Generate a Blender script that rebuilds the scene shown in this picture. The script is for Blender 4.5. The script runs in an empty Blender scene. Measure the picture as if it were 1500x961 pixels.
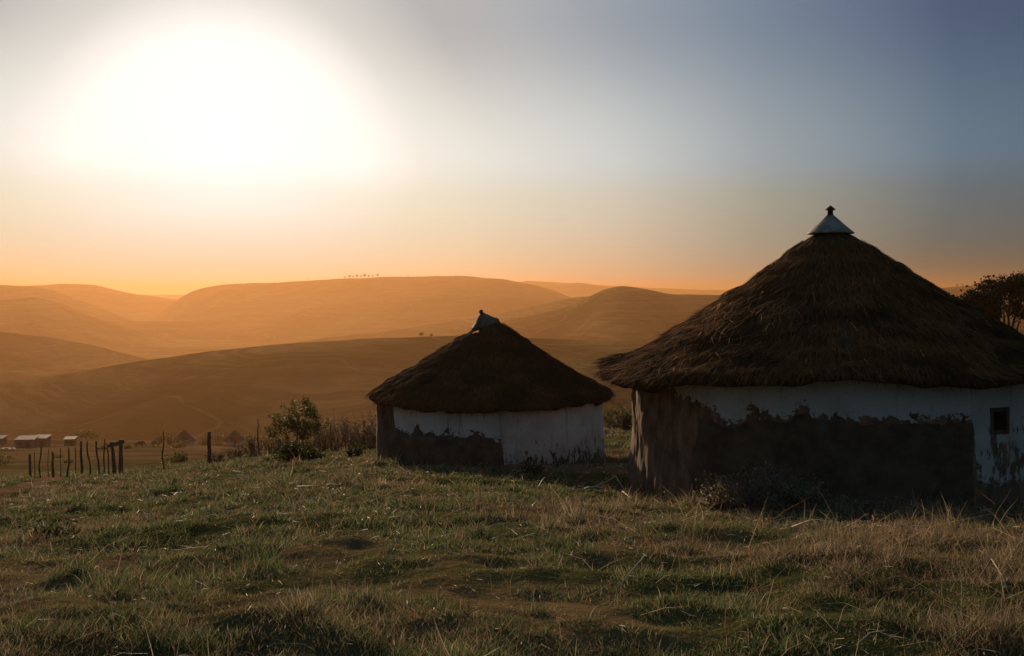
import bpy, bmesh, math, random
import numpy as np
from mathutils import Vector, Matrix, Quaternion

random.seed(7)
RNG = np.random.default_rng(11)
R = math.radians
SC = bpy.context.scene
COL = SC.collection

# ------------------------------------------------------------------ camera
EYE = 1.6            # eye height; the camera stands at x=0, y=0 and looks along +Y
F = 1450.0           # focal length in photo pixels (photo 1500 wide)
HY = 430.0           # photo row of the true horizon
cd = bpy.data.cameras.new('camera')
cd.sensor_fit = 'HORIZONTAL'; cd.sensor_width = 36; cd.lens = 36 * F / 1500
cd.shift_y = -(480.5 - HY) / 1500
cd.clip_start = 0.1; cd.clip_end = 40000
cam = bpy.data.objects.new('camera', cd); COL.objects.link(cam)
cam.location = (0, 0, EYE); cam.rotation_euler = (R(90), 0, 0)
SC.camera = cam

# ------------------------------------------------------------------ sun and sky
SUN_AZ = math.atan((312 - 750) / F)
SUN_EL = R(14.0)
SDIR = Vector((math.sin(SUN_AZ) * math.cos(SUN_EL), math.cos(SUN_AZ) * math.cos(SUN_EL), math.sin(SUN_EL)))
sl = bpy.data.lights.new('sun', 'SUN'); sl.energy = 5.0; sl.angle = R(0.5); sl.color = (1.0, 0.74, 0.48)
GLOW_EL = R(7.1)   # the brightest part of the dust glow lies below the sun
GDIR = Vector((math.sin(SUN_AZ + R(.6)) * math.cos(GLOW_EL), math.cos(SUN_AZ + R(.6)) * math.cos(GLOW_EL), math.sin(GLOW_EL)))
so = bpy.data.objects.new('sun', sl); COL.objects.link(so)
so.rotation_euler = SDIR.to_track_quat('Z', 'Y').to_euler(); so.location = (-20, 30, 40)

SC.view_settings.view_transform = 'Standard'; SC.view_settings.look = 'None'
SC.view_settings.exposure = 0.0; SC.view_settings.gamma = 1.0; SC.view_settings.use_curve_mapping = False
SC.render.engine = 'CYCLES'
cy = SC.cycles
cy.use_denoising = True
cy.max_bounces = 5; cy.diffuse_bounces = 2; cy.glossy_bounces = 2; cy.transmission_bounces = 3
cy.volume_bounces = 0; cy.transparent_max_bounces = 6; cy.sample_clamp_indirect = 4
cy.use_adaptive_sampling = True; cy.adaptive_threshold = 0.02

world = bpy.data.worlds.new('World'); SC.world = world; world.use_nodes = True
class NT:
    """small helper for node graphs"""
    def __init__(s, tree): s.t = tree; s.n = tree.nodes; s.l = tree.links
    def new(s, kind, **kw):
        n = s.n.new(kind)
        for k, v in kw.items(): setattr(n, k, v)
        return n
    def put(s, sock, v):
        if hasattr(v, 'is_output') or isinstance(v, bpy.types.NodeSocket): s.l.new(v, sock)
        elif isinstance(v, (tuple, list)) and len(v) == 3 and sock.type == 'RGBA': sock.default_value = (*v, 1)
        else: sock.default_value = v
    def math(s, op, a, b=0.0, c=None, clamp=False):
        n = s.new('ShaderNodeMath', operation=op); n.use_clamp = clamp
        s.put(n.inputs[0], a); s.put(n.inputs[1], b)
        if c is not None: s.put(n.inputs[2], c)
        return n.outputs[0]
    def smooth(s, v, lo, hi, a=0.0, b=1.0):
        n = s.new('ShaderNodeMapRange', interpolation_type='SMOOTHSTEP')
        for i, q in enumerate((v, lo, hi, a, b)): s.put(n.inputs[i], q)
        return n.outputs[0]
    def mix(s, f, a, b, mode='MIX'):
        n = s.new('ShaderNodeMix', data_type='RGBA', blend_type=mode)
        s.put(n.inputs[0], f); s.put(n.inputs[6], a); s.put(n.inputs[7], b)
        return n.outputs[2]
    def ramp(s, v, stops, interp='LINEAR'):
        n = s.new('ShaderNodeValToRGB'); n.color_ramp.interpolation = interp
        e = n.color_ramp.elements
        while len(e) < len(stops): e.new(0.5)
        for k, (p, c) in enumerate(stops):
            e[k].position = p; e[k].color = (*c, 1)
        s.put(n.inputs[0], v); return n.outputs[0]
    def noise(s, vec, scale, detail=4, rough=0.55, dist=0.0):
        n = s.new('ShaderNodeTexNoise')
        if vec is not None: s.put(n.inputs['Vector'], vec)
        n.inputs['Scale'].default_value = scale; n.inputs['Detail'].default_value = detail
        n.inputs['Roughness'].default_value = rough; n.inputs['Distortion'].default_value = dist
        return n.outputs['Fac']
    def mapping(s, vec, scale=(1, 1, 1), loc=(0, 0, 0)):
        n = s.new('ShaderNodeMapping'); s.put(n.inputs[0], vec)
        n.inputs['Scale'].default_value = scale; n.inputs['Location'].default_value = loc
        return n.outputs[0]

def build_world():
    nt = NT(world.node_tree); nt.n.clear()
    out = nt.new('ShaderNodeOutputWorld'); bg = nt.new('ShaderNodeBackground')
    tc = nt.new('ShaderNodeTexCoord'); d = tc.outputs['Generated']
    sky = nt.new('ShaderNodeTexSky', sky_type='NISHITA')
    sky.sun_disc = False; sky.sun_elevation = SUN_EL; sky.sun_rotation = SUN_AZ
    sky.dust_density = 3.0; sky.air_density = 1.0; sky.altitude = 600
    sep = nt.new('ShaderNodeSeparateXYZ'); nt.put(sep.inputs[0], d)
    el = nt.math('MULTIPLY', nt.math('ARCSINE', sep.outputs[2]), 180 / math.pi)
    dot = nt.new('ShaderNodeVectorMath', operation='DOT_PRODUCT'); nt.put(dot.inputs[0], d); dot.inputs[1].default_value = GDIR
    ang = nt.math('MULTIPLY', nt.math('ARCCOSINE', nt.math('MINIMUM', dot.outputs['Value'], 0.99999)), 180 / math.pi)
    # radiance of the dusty air by the angle from the sun, at four heights above the horizon
    u = nt.math('DIVIDE', ang, 60.0, clamp=True)
    def row(stops): return nt.ramp(u, [(p / 60, c) for p, c in stops])
    low = row([(0, (.50, .62, .54)), (6, (.53, .64, .55)), (14, (.64, .62, .44)), (23, (.55, .49, .36)), (29, (.29, .34, .28)), (39, (.03, .12, .12)), (58, (.02, .05, .06))])
    mid = row([(0, (.88, .94, .91)), (3, (.85, .91, .88)), (7, (.80, .84, .76)), (11, (.72, .76, .63)), (22, (.56, .58, .50)), (30, (.29, .345, .30)), (40, (.065, .145, .18)), (58, (.03, .06, .09))])
    upp = row([(0, (1.1, 1.1, 1.1)), (7.6, (1.02, 1.02, .99)), (11, (.79, .85, .80)), (22, (.54, .63, .64)), (30, (.27, .37, .42)), (40, (.08, .18, .26)), (58, (.04, .08, .12))])
    hig = row([(0, (1.1, 1.1, 1.1)), (6.9, (1.02, 1.02, .99)), (10, (.60, .64, .63)), (14, (.39, .43, .45)), (18, (.36, .42, .46)), (24, (.245, .325, .395)), (30, (.15, .235, .325)), (40, (.045, .10, .19)), (58, (.02, .05, .09))])
    W = nt.mix(nt.math('DIVIDE', nt.math('SUBTRACT', el, 1.5), 3.4, clamp=True), low, mid)
    W = nt.mix(nt.smooth(el, 4.9, 7.7), W, upp)
    W = nt.mix(nt.smooth(el, 7.5, 15.5), W, hig)
    add = nt.new('ShaderNodeVectorMath', operation='ADD'); nt.put(add.inputs[0], W); add.inputs[1].default_value = (0, 0, 0)
    sk = nt.new('ShaderNodeVectorMath', operation='SCALE'); nt.put(sk.inputs[0], sky.outputs[0]); sk.inputs['Scale'].default_value = SKY_K
    add2 = nt.new('ShaderNodeVectorMath', operation='ADD'); nt.put(add2.inputs[1], sk.outputs[0])
    sc10 = nt.new('ShaderNodeVectorMath', operation='SCALE'); nt.put(sc10.inputs[0], add.outputs[0]); sc10.inputs['Scale'].default_value = 10.0
    # clear blue-grey half of the sky, away from the sun
    back = nt.new('ShaderNodeVectorMath', operation='SCALE'); back.inputs[0].default_value = BACK; nt.put(back.inputs['Scale'], nt.math('MULTIPLY', nt.smooth(ang, 42.0, 100.0), 10.0))
    ad3 = nt.new('ShaderNodeVectorMath', operation='ADD'); nt.put(ad3.inputs[0], sc10.outputs[0]); nt.put(ad3.inputs[1], back.outputs[0])
    nt.put(add2.inputs[0], ad3.outputs[0])
    nt.put(bg.inputs[0], add2.outputs[0]); bg.inputs[1].default_value = 0.1
    nt.l.new(bg.outputs[0], out.inputs[0])
SKY_K = 0.01
BACK = (.052, .088, .112)
build_world()
world.cycles.sampling_method = 'MANUAL'; world.cycles.sample_map_resolution = 1024

# ------------------------------------------------------------------ object helpers
def tag(o, label=None, cat=None, group=None, kind=None):
    if label: o['label'] = label
    if cat: o['category'] = cat
    if group: o['group'] = group
    if kind: o['kind'] = kind
    return o
def empty(name, loc, rz=0.0):
    o = bpy.data.objects.new(name, None); COL.objects.link(o)
    o.location = loc; o.rotation_euler = (0, 0, rz); o.empty_display_size = .3
    return o
def link(name, me, mat=None, parent=None, loc=None):
    o = bpy.data.objects.new(name, me); COL.objects.link(o)
    if mat: me.materials.append(mat)
    if parent is not None:
        o.parent = parent
    if loc is not None: o.location = loc
    return o
def mesh_np(name, V, loops, totals, smooth=True, attrs=None):
    V = np.asarray(V, np.float32); loops = np.asarray(loops, np.int32); totals = np.asarray(totals, np.int32)
    me = bpy.data.meshes.new(name)
    me.vertices.add(len(V)); me.vertices.foreach_set('co', V.ravel())
    me.loops.add(len(loops)); me.loops.foreach_set('vertex_index', loops)
    me.polygons.add(len(totals))
    st = np.concatenate([[0], np.cumsum(totals)[:-1]]).astype(np.int32)
    me.polygons.foreach_set('loop_start', st)
    me.polygons.foreach_set('loop_total', totals)
    me.polygons.foreach_set('use_smooth', np.full(len(totals), smooth))
    me.update(calc_edges=True)
    for k, a in (attrs or {}).items():
        a = np.asarray(a, np.float32)
        if a.ndim == 1:
            at = me.attributes.new(k, 'FLOAT', 'POINT'); at.data.foreach_set('value', a)
        else:
            at = me.attributes.new(k, 'FLOAT_COLOR', 'POINT')
            at.data.foreach_set('color', np.concatenate([a, np.ones((len(a), 1), np.float32)], 1).ravel())
    return me
def grid_mesh(name, P, close_u=False, attrs=None, keep=None, smooth=True):
    """P is (nv, nu, 3); rows v, columns u"""
    nv, nu = P.shape[:2]
    i = np.arange(nv - 1)[:, None]; ju = np.arange(nu if close_u else nu - 1)[None, :]
    a = i * nu + ju; b = i * nu + (ju + 1) % nu; c = (i + 1) * nu + (ju + 1) % nu; d = (i + 1) * nu + ju
    Fc = np.stack([a, b, c, d], -1)
    if keep is not None: Fc = Fc[keep]
    Fc = Fc.reshape(-1, 4)
    return mesh_np(name, P.reshape(-1, 3), Fc.ravel(), np.full(len(Fc), 4), smooth, attrs)

# value noise in numpy
def _h(i, j, s):
    n = (i.astype(np.int64) * 374761393 + j.astype(np.int64) * 668265263 + s * 1442695041) & 0xffffffff
    n = ((n ^ (n >> 13)) * 1274126177) & 0xffffffff
    return ((n ^ (n >> 16)) & 0xffff) / 65535.0 * 2 - 1
def vnoise(x, y, s=0):
    xi = np.floor(x); yi = np.floor(y); fx = x - xi; fy = y - yi
    fx = fx * fx * fx * (fx * (fx * 6 - 15) + 10); fy = fy * fy * fy * (fy * (fy * 6 - 15) + 10)
    a = _h(xi, yi, s); b = _h(xi + 1, yi, s); c = _h(xi, yi + 1, s); d = _h(xi + 1, yi + 1, s)
    return (a * (1 - fx) + b * fx) * (1 - fy) + (c * (1 - fx) + d * fx) * fy
def fbm(x, y, oct=4, s=0, gain=.5):
    v = 0; a = 1; t = 0
    for k in range(oct):
        v = v + a * vnoise(x * 2 ** k + 17.3 * k, y * 2 ** k - 9.1 * k, s + k); t += a; a *= gain
    return v / t

# ------------------------------------------------------------------ terrain
TX = np.array([-900, 0, 200, 300, 400, 560, 700, 900, 1100, 1300, 1500, 2400.])
TY = np.array([0, 2, 4.4, 8, 12, 16, 20, 26, 32, 40, 60, 100, 170, 250, 300, 360.])
TD = np.array([
 [1.6, 1.6, 1.65, 2.25, 2.95, 3.6, 4.3, 5.4, 6.5, 8.0, 12., 19., 30., 41., 47., 56.],
 [1.6, 1.6, 1.65, 2.15, 2.8, 3.4, 4.05, 5.0, 6.0, 7.4, 10.9, 17.3, 27.4, 38.0, 44.2, 53.],
 [1.6, 1.6, 1.65, 2.10, 2.7, 3.3, 3.9, 4.85, 5.95, 7.2, 10.7, 17.2, 27.4, 38.0, 44.2, 53.],
 [1.6, 1.6, 1.65, 2.05, 2.6, 3.15, 3.7, 4.6, 5.60, 6.8, 10.1, 16.8, 27.4, 38.3, 44.6, 53.],
 [1.6, 1.6, 1.65, 2.00, 2.5, 3.05, 3.6, 4.4, 5.3, 6.4, 9.8, 17.0, 28.0, 39.0, 45.5, 54.],
 [1.6, 1.6, 1.65, 1.98, 2.5, 3.0, 3.5, 4.3, 5.1, 6.3, 10., 18.0, 30.0, 41.0, 48.0, 57.],
 [1.6, 1.6, 1.62, 1.98, 2.5, 3.05, 3.5, 4.1, 4.9, 6.1, 10., 19.0, 32.0, 44.0, 51.0, 60.],
 [1.6, 1.6, 1.62, 2.00, 2.6, 3.2, 3.5, 4.0, 4.4, 5.3, 9.5, 19.0, 33.0, 46.0, 53.0, 62.],
 [1.6, 1.6, 1.60, 2.00, 2.65, 3.1, 3.3, 3.5, 3.7, 4.3, 8.0, 18.0, 32.0, 45.0, 52.0, 60.],
 [1.6, 1.6, 1.60, 1.97, 2.6, 3.0, 3.1, 3.0, 3.0, 3.3, 5.0, 11.0, 23.0, 36.0, 42.0, 50.],
 [1.6, 1.6, 1.60, 1.95, 2.6, 2.9, 2.9, 2.6, 2.5, 2.6, 3.7, 6.4, 11.5, 18.0, 22.0, 28.],
 [1.6, 1.5, 1.40, 1.6, 2.0, 2.2, 2.2, 1.9, 1.8, 1.8, 2.5, 4.0, 7.0, 11.0, 13.0, 16.]])
TT = (TX - 750) / F
def _cubic_rows(tab, xs, xq):
    """monotone-ish Catmull-Rom along axis 1"""
    m = np.gradient(tab, xs, axis=1)
    k = np.clip(np.searchsorted(xs, xq) - 1, 0, len(xs) - 2)
    h = xs[k + 1] - xs[k]; u = np.clip((xq - xs[k]) / h, 0, 1)
    return k, h, u, m
def near_drop(t, Y):
    Yq = np.clip(Y, 0, 360)
    k, h, u, m = _cubic_rows(TD, TY, Yq)
    h00 = 2 * u**3 - 3 * u**2 + 1; h10 = u**3 - 2 * u**2 + u; h01 = -2 * u**3 + 3 * u**2; h11 = u**3 - u**2
    q = np.clip(np.searchsorted(TT, t) - 1, 0, len(TT) - 2)
    v = np.clip((t - TT[q]) / (TT[q + 1] - TT[q]), 0, 1); v = v * v * (3 - 2 * v) * .5 + v * .5
    def row(qq): return h00 * TD[qq, k] + h10 * h * m[qq, k] + h01 * TD[qq, k + 1] + h11 * h * m[qq, k + 1]
    return row(q) * (1 - v) + row(q + 1) * v
# ridges: distance, front slope, back slope, rounding, roughness, crest (photo x, photo y)
RIDGES = [
 (700, .17, .22, 70, 2.0, [(-1200, 600), (-400, 580), (0, 562), (100, 549), (200, 531), (300, 517), (400, 506), (550, 496), (700, 492), (850, 499), (1000, 510), (1300, 530), (2400, 560)]),
 (520, .18, .25, 50, 1.5, [(560, 720), (700, 610), (800, 545), (835, 528), (900, 515), (1000, 503), (1200, 490), (1380, 486), (1500, 482), (2400, 470)]),
 (1500, .22, .3, 90, 6, [(300, 620), (500, 532), (600, 510), (650, 497), (700, 481), (740, 469), (790, 459), (830, 450), (860, 436), (885, 424), (915, 418), (945, 423), (985, 431), (1050, 432), (1200, 440), (1360, 452), (1500, 455), (2400, 450)]),
 (1950, .22, .3, 100, 6, [(250, 560), (350, 526), (400, 509), (450, 499), (500, 492), (600, 481), (700, 465), (760, 454), (830, 437), (900, 432), (1000, 445), (1200, 470), (2400, 480)]),
 (1300, .2, .3, 90, 5, [(-1200, 470), (-300, 476), (0, 485), (60, 492), (130, 504), (180, 517), (220, 529), (300, 560), (500, 640)]),
 (2200, .22, .3, 110, 9, [(-1200, 430), (-200, 445), (-60, 452), (0, 440), (50, 434), (90, 444), (130, 462), (200, 485), (300, 520), (600, 600)]),
 (3300, .24, .3, 140, 12, [(-200, 620), (100, 530), (180, 490), (230, 463), (262, 438), (285, 425), (320, 418), (345, 415), (400, 414), (500, 408), (560, 405), (690, 405), (735, 409), (780, 416), (810, 424), (835, 435), (950, 470), (1300, 520)]),
 (2700, .22, .3, 120, 8, [(100, 560), (250, 500), (350, 470), (450, 448), (520, 434), (600, 425), (660, 422), (740, 426), (800, 440), (860, 462), (1000, 500)]),
 (3900, .24, .3, 140, 12, [(-1200, 400), (-200, 412), (0, 420), (60, 418), (85, 415), (115, 415), (140, 417), (165, 424), (200, 432), (270, 440), (400, 470), (700, 520)]),
 (3000, .24, .3, 120, 10, [(-1200, 405), (-200, 413), (0, 417), (50, 419), (75, 424), (100, 434), (150, 452), (220, 478), (400, 540)]),
 (6500, .2, .3, 250, 16, [(-1200, 425), (0, 430), (160, 432), (300, 431), (500, 428), (760, 412), (800, 412), (850, 416), (920, 420), (960, 422), (1050, 425), (1100, 426), (1300, 430), (1500, 428), (2400, 415)]),
 (5200, .2, .3, 200, 12, [(600, 460), (740, 418), (770, 411), (805, 413), (830, 418), (845, 413), (875, 418), (930, 428), (1200, 450), (2400, 450)]),
 (2600, .2, .3, 110, 8, [(1000, 470), (1250, 442), (1340, 427), (1380, 421), (1430, 418), (1500, 416), (1700, 407), (2400, 390)]),
]
def far_z(t, Y):
    z = -95 - 0.012 * np.clip(Y - 400, 0, 3000) + 0 * t
    px = t * F + 750
    for (D, sf, sb, w, rg, cr) in RIDGES:
        cx = np.array([c[0] for c in cr], float); cyy = np.array([c[1] for c in cr], float)
        # smoothed crest line
        yy = (np.interp(px - 9, cx, cyy) + np.interp(px + 9, cx, cyy) + 2 * np.interp(px, cx, cyy)) / 4
        Dd = D * (1 + .05 * np.sin(px / 170. + D))
        zc = -(yy - HY) / F * Dd + rg * .25 * fbm(px / 60., px * 0 + D, 3, 5)
        u = Y - Dd
        s = np.where(u < 0, sf, sb)
        zz = zc - s * (np.sqrt(u * u + w * w) - w) + rg * 2.2 * fbm(t * Y / (w * 2.2), Y / (w * 2.2), 4, int(D)) * np.clip(np.abs(u) / (2 * w), 0, 1)
        k = 5.0
        m = np.maximum(z, zz); z = m + k * np.log1p(np.exp(-np.abs(z - zz) / k)) * np.clip(1 - np.abs(u) / (2 * D), 0, 1) * .6
    return z
def HZ(x, y, fine=True):
    """ground height at world x, y"""
    x = np.asarray(x, float); y = np.asarray(y, float)
    rr = np.hypot(x, y); az = np.clip(np.arctan2(x, y), -R(50), R(50))
    t = np.tan(az); Y = rr * np.cos(az)
    zn = -near_drop(t, Y)
    zf = far_z(t, Y)
    w = np.clip((Y - 300) / 170, 0, 1); w = w * w * (3 - 2 * w)
    zn = zn - np.clip(Y - 330, 0, 200) * .12
    z = zn * (1 - w) + zf * w
    if fine:
        a = np.clip(1 - Y / 90, 0, 1)
        near = np.clip((rr - 2.2) / 2.5, 0, 1)
        z = z + a * near * (.15 * fbm(x / 2.1 + .3 * y, y / 1.05, 4, 3, .55) + .05 * fbm(x / .42, y / .36, 2, 9)
                    + .05 * np.abs(fbm(x / 1.1 + 4, y / .8, 3, 21))) 
        z = z + np.clip((Y - 60) / 100, 0, 1) * (1 - w) * .5 * fbm(x / 18, y / 18, 4, 31)
    return z + EYE
def gp(px, Y, dz=0.0):
    X = (px - 750) / F * Y
    return Vector((X, Y, float(HZ(X, Y)) + dz))
def pt(px, py, Y):
    return Vector(((px - 750) / F * Y, Y, EYE - (py - HY) / F * Y))

def lin(a): return np.asarray(a, float)
# materials -------------------------------------------------------------
def new_mat(name):
    m = bpy.data.materials.new(name); m.use_nodes = True
    nt = NT(m.node_tree); b = m.node_tree.nodes['Principled BSDF']
    b.inputs['Roughness'].default_value = .9; b.inputs['Specular IOR Level'].default_value = .15
    return m, nt, b
def obj_co(nt): return nt.new('ShaderNodeTexCoord').outputs['Object']
def geo_pos(nt): return nt.new('ShaderNodeNewGeometry').outputs['Position']
def bump(nt, b, h, dist, strength=1.0):
    n = nt.new('ShaderNodeBump'); n.inputs['Distance'].default_value = dist; n.inputs['Strength'].default_value = strength
    nt.put(n.inputs['Height'], h); nt.l.new(n.outputs[0], b.inputs['Normal'])

def mat_ground():
    m, nt, b = new_mat('turf_soil'); b.inputs['Specular IOR Level'].default_value = 0
    p = geo_pos(nt)
    n1 = nt.noise(p, .35, 5); n2 = nt.noise(p, 3.0, 6, .65); n3 = nt.noise(nt.mapping(p, loc=(40, 9, 0)), .09, 4)
    green = nt.mix(n2, (.028, .034, .010), (.085, .085, .028))
    dry = nt.mix(n2, (.075, .050, .022), (.20, .13, .062))
    c = nt.mix(nt.smooth(nt.math('ADD', nt.math('MULTIPLY', n1, .6), nt.math('MULTIPLY', n3, .5)), .50, .62), green, dry)
    at = nt.new('ShaderNodeAttribute', attribute_name='bare')
    soil = nt.mix(n2, (.10, .055, .032), (.26, .15, .09))
    bare = nt.smooth(nt.math('ADD', at.outputs['Fac'], nt.math('MULTIPLY', nt.math('SUBTRACT', n2, .5), .9)), .42, .62)
    c = nt.mix(bare, c, soil)
    fa = nt.new('ShaderNodeAttribute', attribute_name='far')
    plain = nt.mix(nt.smooth(nt.noise(nt.mapping(p, (.4, 1, 1)), .05, 6, .7), .38, .62), (.055, .038, .018), (.15, .095, .045))
    c = nt.mix(fa.outputs['Fac'], c, plain)
    nt.l.new(c, b.inputs['Base Color'])
    bump(nt, b, nt.math('ADD', n2, nt.math('MULTIPLY', nt.noise(p, 14, 4), .4)), .06, .8)
    return m
def mat_hills():
    m, nt, b = new_mat('hill_grassland'); b.inputs['Specular IOR Level'].default_value = 0
    p = geo_pos(nt)
    sep = nt.new('ShaderNodeSeparateXYZ'); nt.put(sep.inputs[0], p)
    # contour banks: thin terraces that follow the height
    zz = nt.math('ADD', sep.outputs[2], nt.math('MULTIPLY', nt.noise(p, .006, 3), 26))
    comb = nt.new('ShaderNodeCombineXYZ'); nt.put(comb.inputs[2], nt.math('MULTIPLY', zz, .45))
    nt.put(comb.inputs[0], nt.math('MULTIPLY', sep.outputs[0], .004)); nt.put(comb.inputs[1], nt.math('MULTIPLY', sep.outputs[1], .004))
    terr = nt.noise(comb.outputs[0], 1.0, 4, .7)
    big = nt.noise(p, .004, 5, .6); mid = nt.noise(p, .03, 5, .65)
    c = nt.mix(nt.smooth(big, .40, .60), (.035, .028, .012), (.17, .115, .05))
    c = nt.mix(nt.smooth(nt.noise(nt.mapping(p, (.3, 1, 1)), .012, 5, .6), .5, .66, 0, .7), c, (.20, .14, .06))
    pth = nt.noise(p, .006, 2, .4, 1.5)
    c = nt.mix(nt.math('SUBTRACT', nt.smooth(pth, .485, .497), nt.smooth(pth, .503, .515)), c, nt.mix(.35, c, (.24, .17, .09)))
    c = nt.mix(nt.smooth(terr, .42, .60), nt.mix(.6, c, (.03, .028, .014)), c)
    c = nt.mix(nt.smooth(mid, .56, .74, 0, .5), c, (.05, .05, .02))
    nt.l.new(c, b.inputs['Base Color'])
    bump(nt, b, nt.math('ADD', nt.math('MULTIPLY', terr, .25), mid), 3.0, .6)
    return m
def mat_attr_blades(name, transl=.45, rough=.8, gain=(1, 1, 1), spec=.08):
    """diffuse + translucent thin leaf material, base colour from the 'tone' attribute"""
    m = bpy.data.materials.new(name); m.use_nodes = True
    nt = NT(m.node_tree); nt.n.clear()
    out = nt.new('ShaderNodeOutputMaterial')
    at = nt.new('ShaderNodeAttribute', attribute_name='tone')
    nz = nt.noise(geo_pos(nt), 1.3, 3)
    c = nt.mix(nt.smooth(nz, .3, .7, 0, .35), at.outputs['Color'], (.03, .026, .01))
    p = nt.new('ShaderNodeBsdfPrincipled'); nt.put(p.inputs['Base Color'], c)
    p.inputs['Roughness'].default_value = rough; p.inputs['Specular IOR Level'].default_value = spec
    tr = nt.new('ShaderNodeBsdfTranslucent'); nt.put(tr.inputs[0], nt.mix(1.0, c, gain, 'MULTIPLY'))
    mx = nt.new('ShaderNodeMixShader'); mx.inputs[0].default_value = transl
    nt.l.new(p.outputs[0], mx.inputs[1]); nt.l.new(tr.outputs[0], mx.inputs[2]); nt.l.new(mx.outputs[0], out.inputs[0])
    return m
def mat_noise(name, c0, c1, scale, rough=.9, bump_d=0.0, stretch=(1, 1, 1), metallic=0.0, detail=5):
    m, nt, b = new_mat(name)
    p = nt.mapping(obj_co(nt), stretch)
    n = nt.noise(p, scale, detail, .65)
    nt.l.new(nt.mix(nt.smooth(n, .3, .7), c0, c1), b.inputs['Base Color'])
    b.inputs['Roughness'].default_value = rough; b.inputs['Metallic'].default_value = metallic
    if bump_d: bump(nt, b, n, bump_d)
    return m

M_GROUND = mat_ground(); M_HILLS = mat_hills()
M_GRASS = mat_attr_blades('grass_blades', .5)
M_STRAW = mat_attr_blades('straw', .12, .6, spec=.2)
M_THSTRAW = mat_attr_blades('thatch_straw', .06, .9, spec=.02)
M_PINE = mat_attr_blades('dark_needles', .12, .8)
M_LEAF = mat_attr_blades('leaves', .45, .6)
M_POST = mat_noise('weathered_post_wood', (.05, .036, .026), (.13, .095, .07), 12, .9, .01, (3, 3, .6))
M_BARK = mat_noise('bark', (.045, .032, .022), (.11, .08, .055), 14, .95, .01, (2, 2, .6))
M_TWIG = mat_noise('dry_twig', (.10, .07, .05), (.24, .18, .13), 9, .9)
M_TIN = mat_noise('weathered_sheet_metal', (.13, .115, .095), (.30, .27, .23), 6, .7, .004, (1, 1, 1), .15)
M_TIN_OLD = mat_noise('dull_sheet_metal', (.060, .050, .040), (.15, .125, .10), 7, .75, .005, (1, 1, 1), .1)
M_RUST = mat_noise('dark_iron', (.03, .018, .014), (.09, .05, .035), 12, .7, .002, (1, 1, 1), .4)

# ------------------------------------------------------------------ hut sites
def solve(pxl, pxr, r):
    a = math.atan((pxl - 750) / F); b = math.atan((pxr - 750) / F)
    D = r / math.sin((b - a) / 2); az = (a + b) / 2
    return D * math.sin(az), D * math.cos(az)
BIG = (4.87, 15.08); BIG_R = 3.0
SX, SY = solve(552, 884, 2.6); SMALL = (SX, SY); SMALL_R = 2.6

# ------------------------------------------------------------------ ground and hills meshes
def build_terrain():
    az = np.concatenate([np.arange(-180, -33, 2.5), np.arange(-33, 33, .1), np.arange(33, 180, 2.5)])
    az = np.radians(az)
    def sheet(name, rs, mat, attrs_fn, cap):
        A, RR = np.meshgrid(az, rs)
        X = RR * np.sin(A); Y = RR * np.cos(A)
        Z = HZ(X, Y)
        P = np.stack([X, Y, Z], -1)
        nv, nu = X.shape
        Vv = P.reshape(-1, 3)
        i = np.arange(nv - 1)[:, None]; j = np.arange(nu)[None, :]
        a = i * nu + j; b = i * nu + (j + 1) % nu; c = (i + 1) * nu + (j + 1) % nu; d = (i + 1) * nu + j
        Fc = np.stack([a, d, c, b], -1).reshape(-1, 4)
        loops = Fc.ravel(); tot = np.full(len(Fc), 4)
        if cap:
            Vv = np.concatenate([Vv, [[0, 0, float(HZ(0., 0.001))]]]); ce = len(Vv) - 1
            jj = np.arange(nu); tri = np.stack([np.full(nu, ce), jj, (jj + 1) % nu], -1)
            loops = np.concatenate([loops, tri.ravel()]); tot = np.concatenate([tot, np.full(nu, 3)])
        me = mesh_np(name, Vv, loops, tot, True, attrs_fn(Vv))
        o = link(name, me, mat); return o
    rs1 = np.geomspace(.4, 380, 640); rs2 = np.geomspace(380, 13000, 300)
    def at1(V):
        x, y = V[:, 0], V[:, 1]
        px = x / np.maximum(y, .1) * F + 750
        b = np.zeros(len(V))
        # footpath that climbs from the left edge
        pth = path_dist(x, y); b = np.maximum(b, np.clip(1.15 - pth / .55, 0, 1))
        # trampled earth in front of the small hut and between the huts
        d = np.hypot((x - 1.3) / 3.6, (y - 19.6) / 1.2); b = np.maximum(b, np.clip(1.35 - d, 0, .8))
        far = np.clip((np.hypot(x, y) - 70) / 90, 0, 1)
        return {'bare': b, 'far': far}
    g = sheet('ground', rs1, M_GROUND, at1, True); tag(g, kind='structure')
    h = sheet('hills', rs2, M_HILLS, lambda V: {}, False); tag(h, kind='structure')
PATH_PTS = [gp(-60, 17), gp(0, 20), gp(35, 22.5), gp(62, 25.5), gp(74, 28), gp(76, 36)]
def path_dist(x, y):
    d = np.full(np.shape(x), 1e9)
    for a, b in zip(PATH_PTS[:-1], PATH_PTS[1:]):
        ex, ey = b.x - a.x, b.y - a.y
        t = np.clip(((x - a.x) * ex + (y - a.y) * ey) / (ex * ex + ey * ey), 0, 1)
        d = np.minimum(d, np.hypot(x - a.x - t * ex, y - a.y - t * ey))
    return d
build_terrain()

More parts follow.
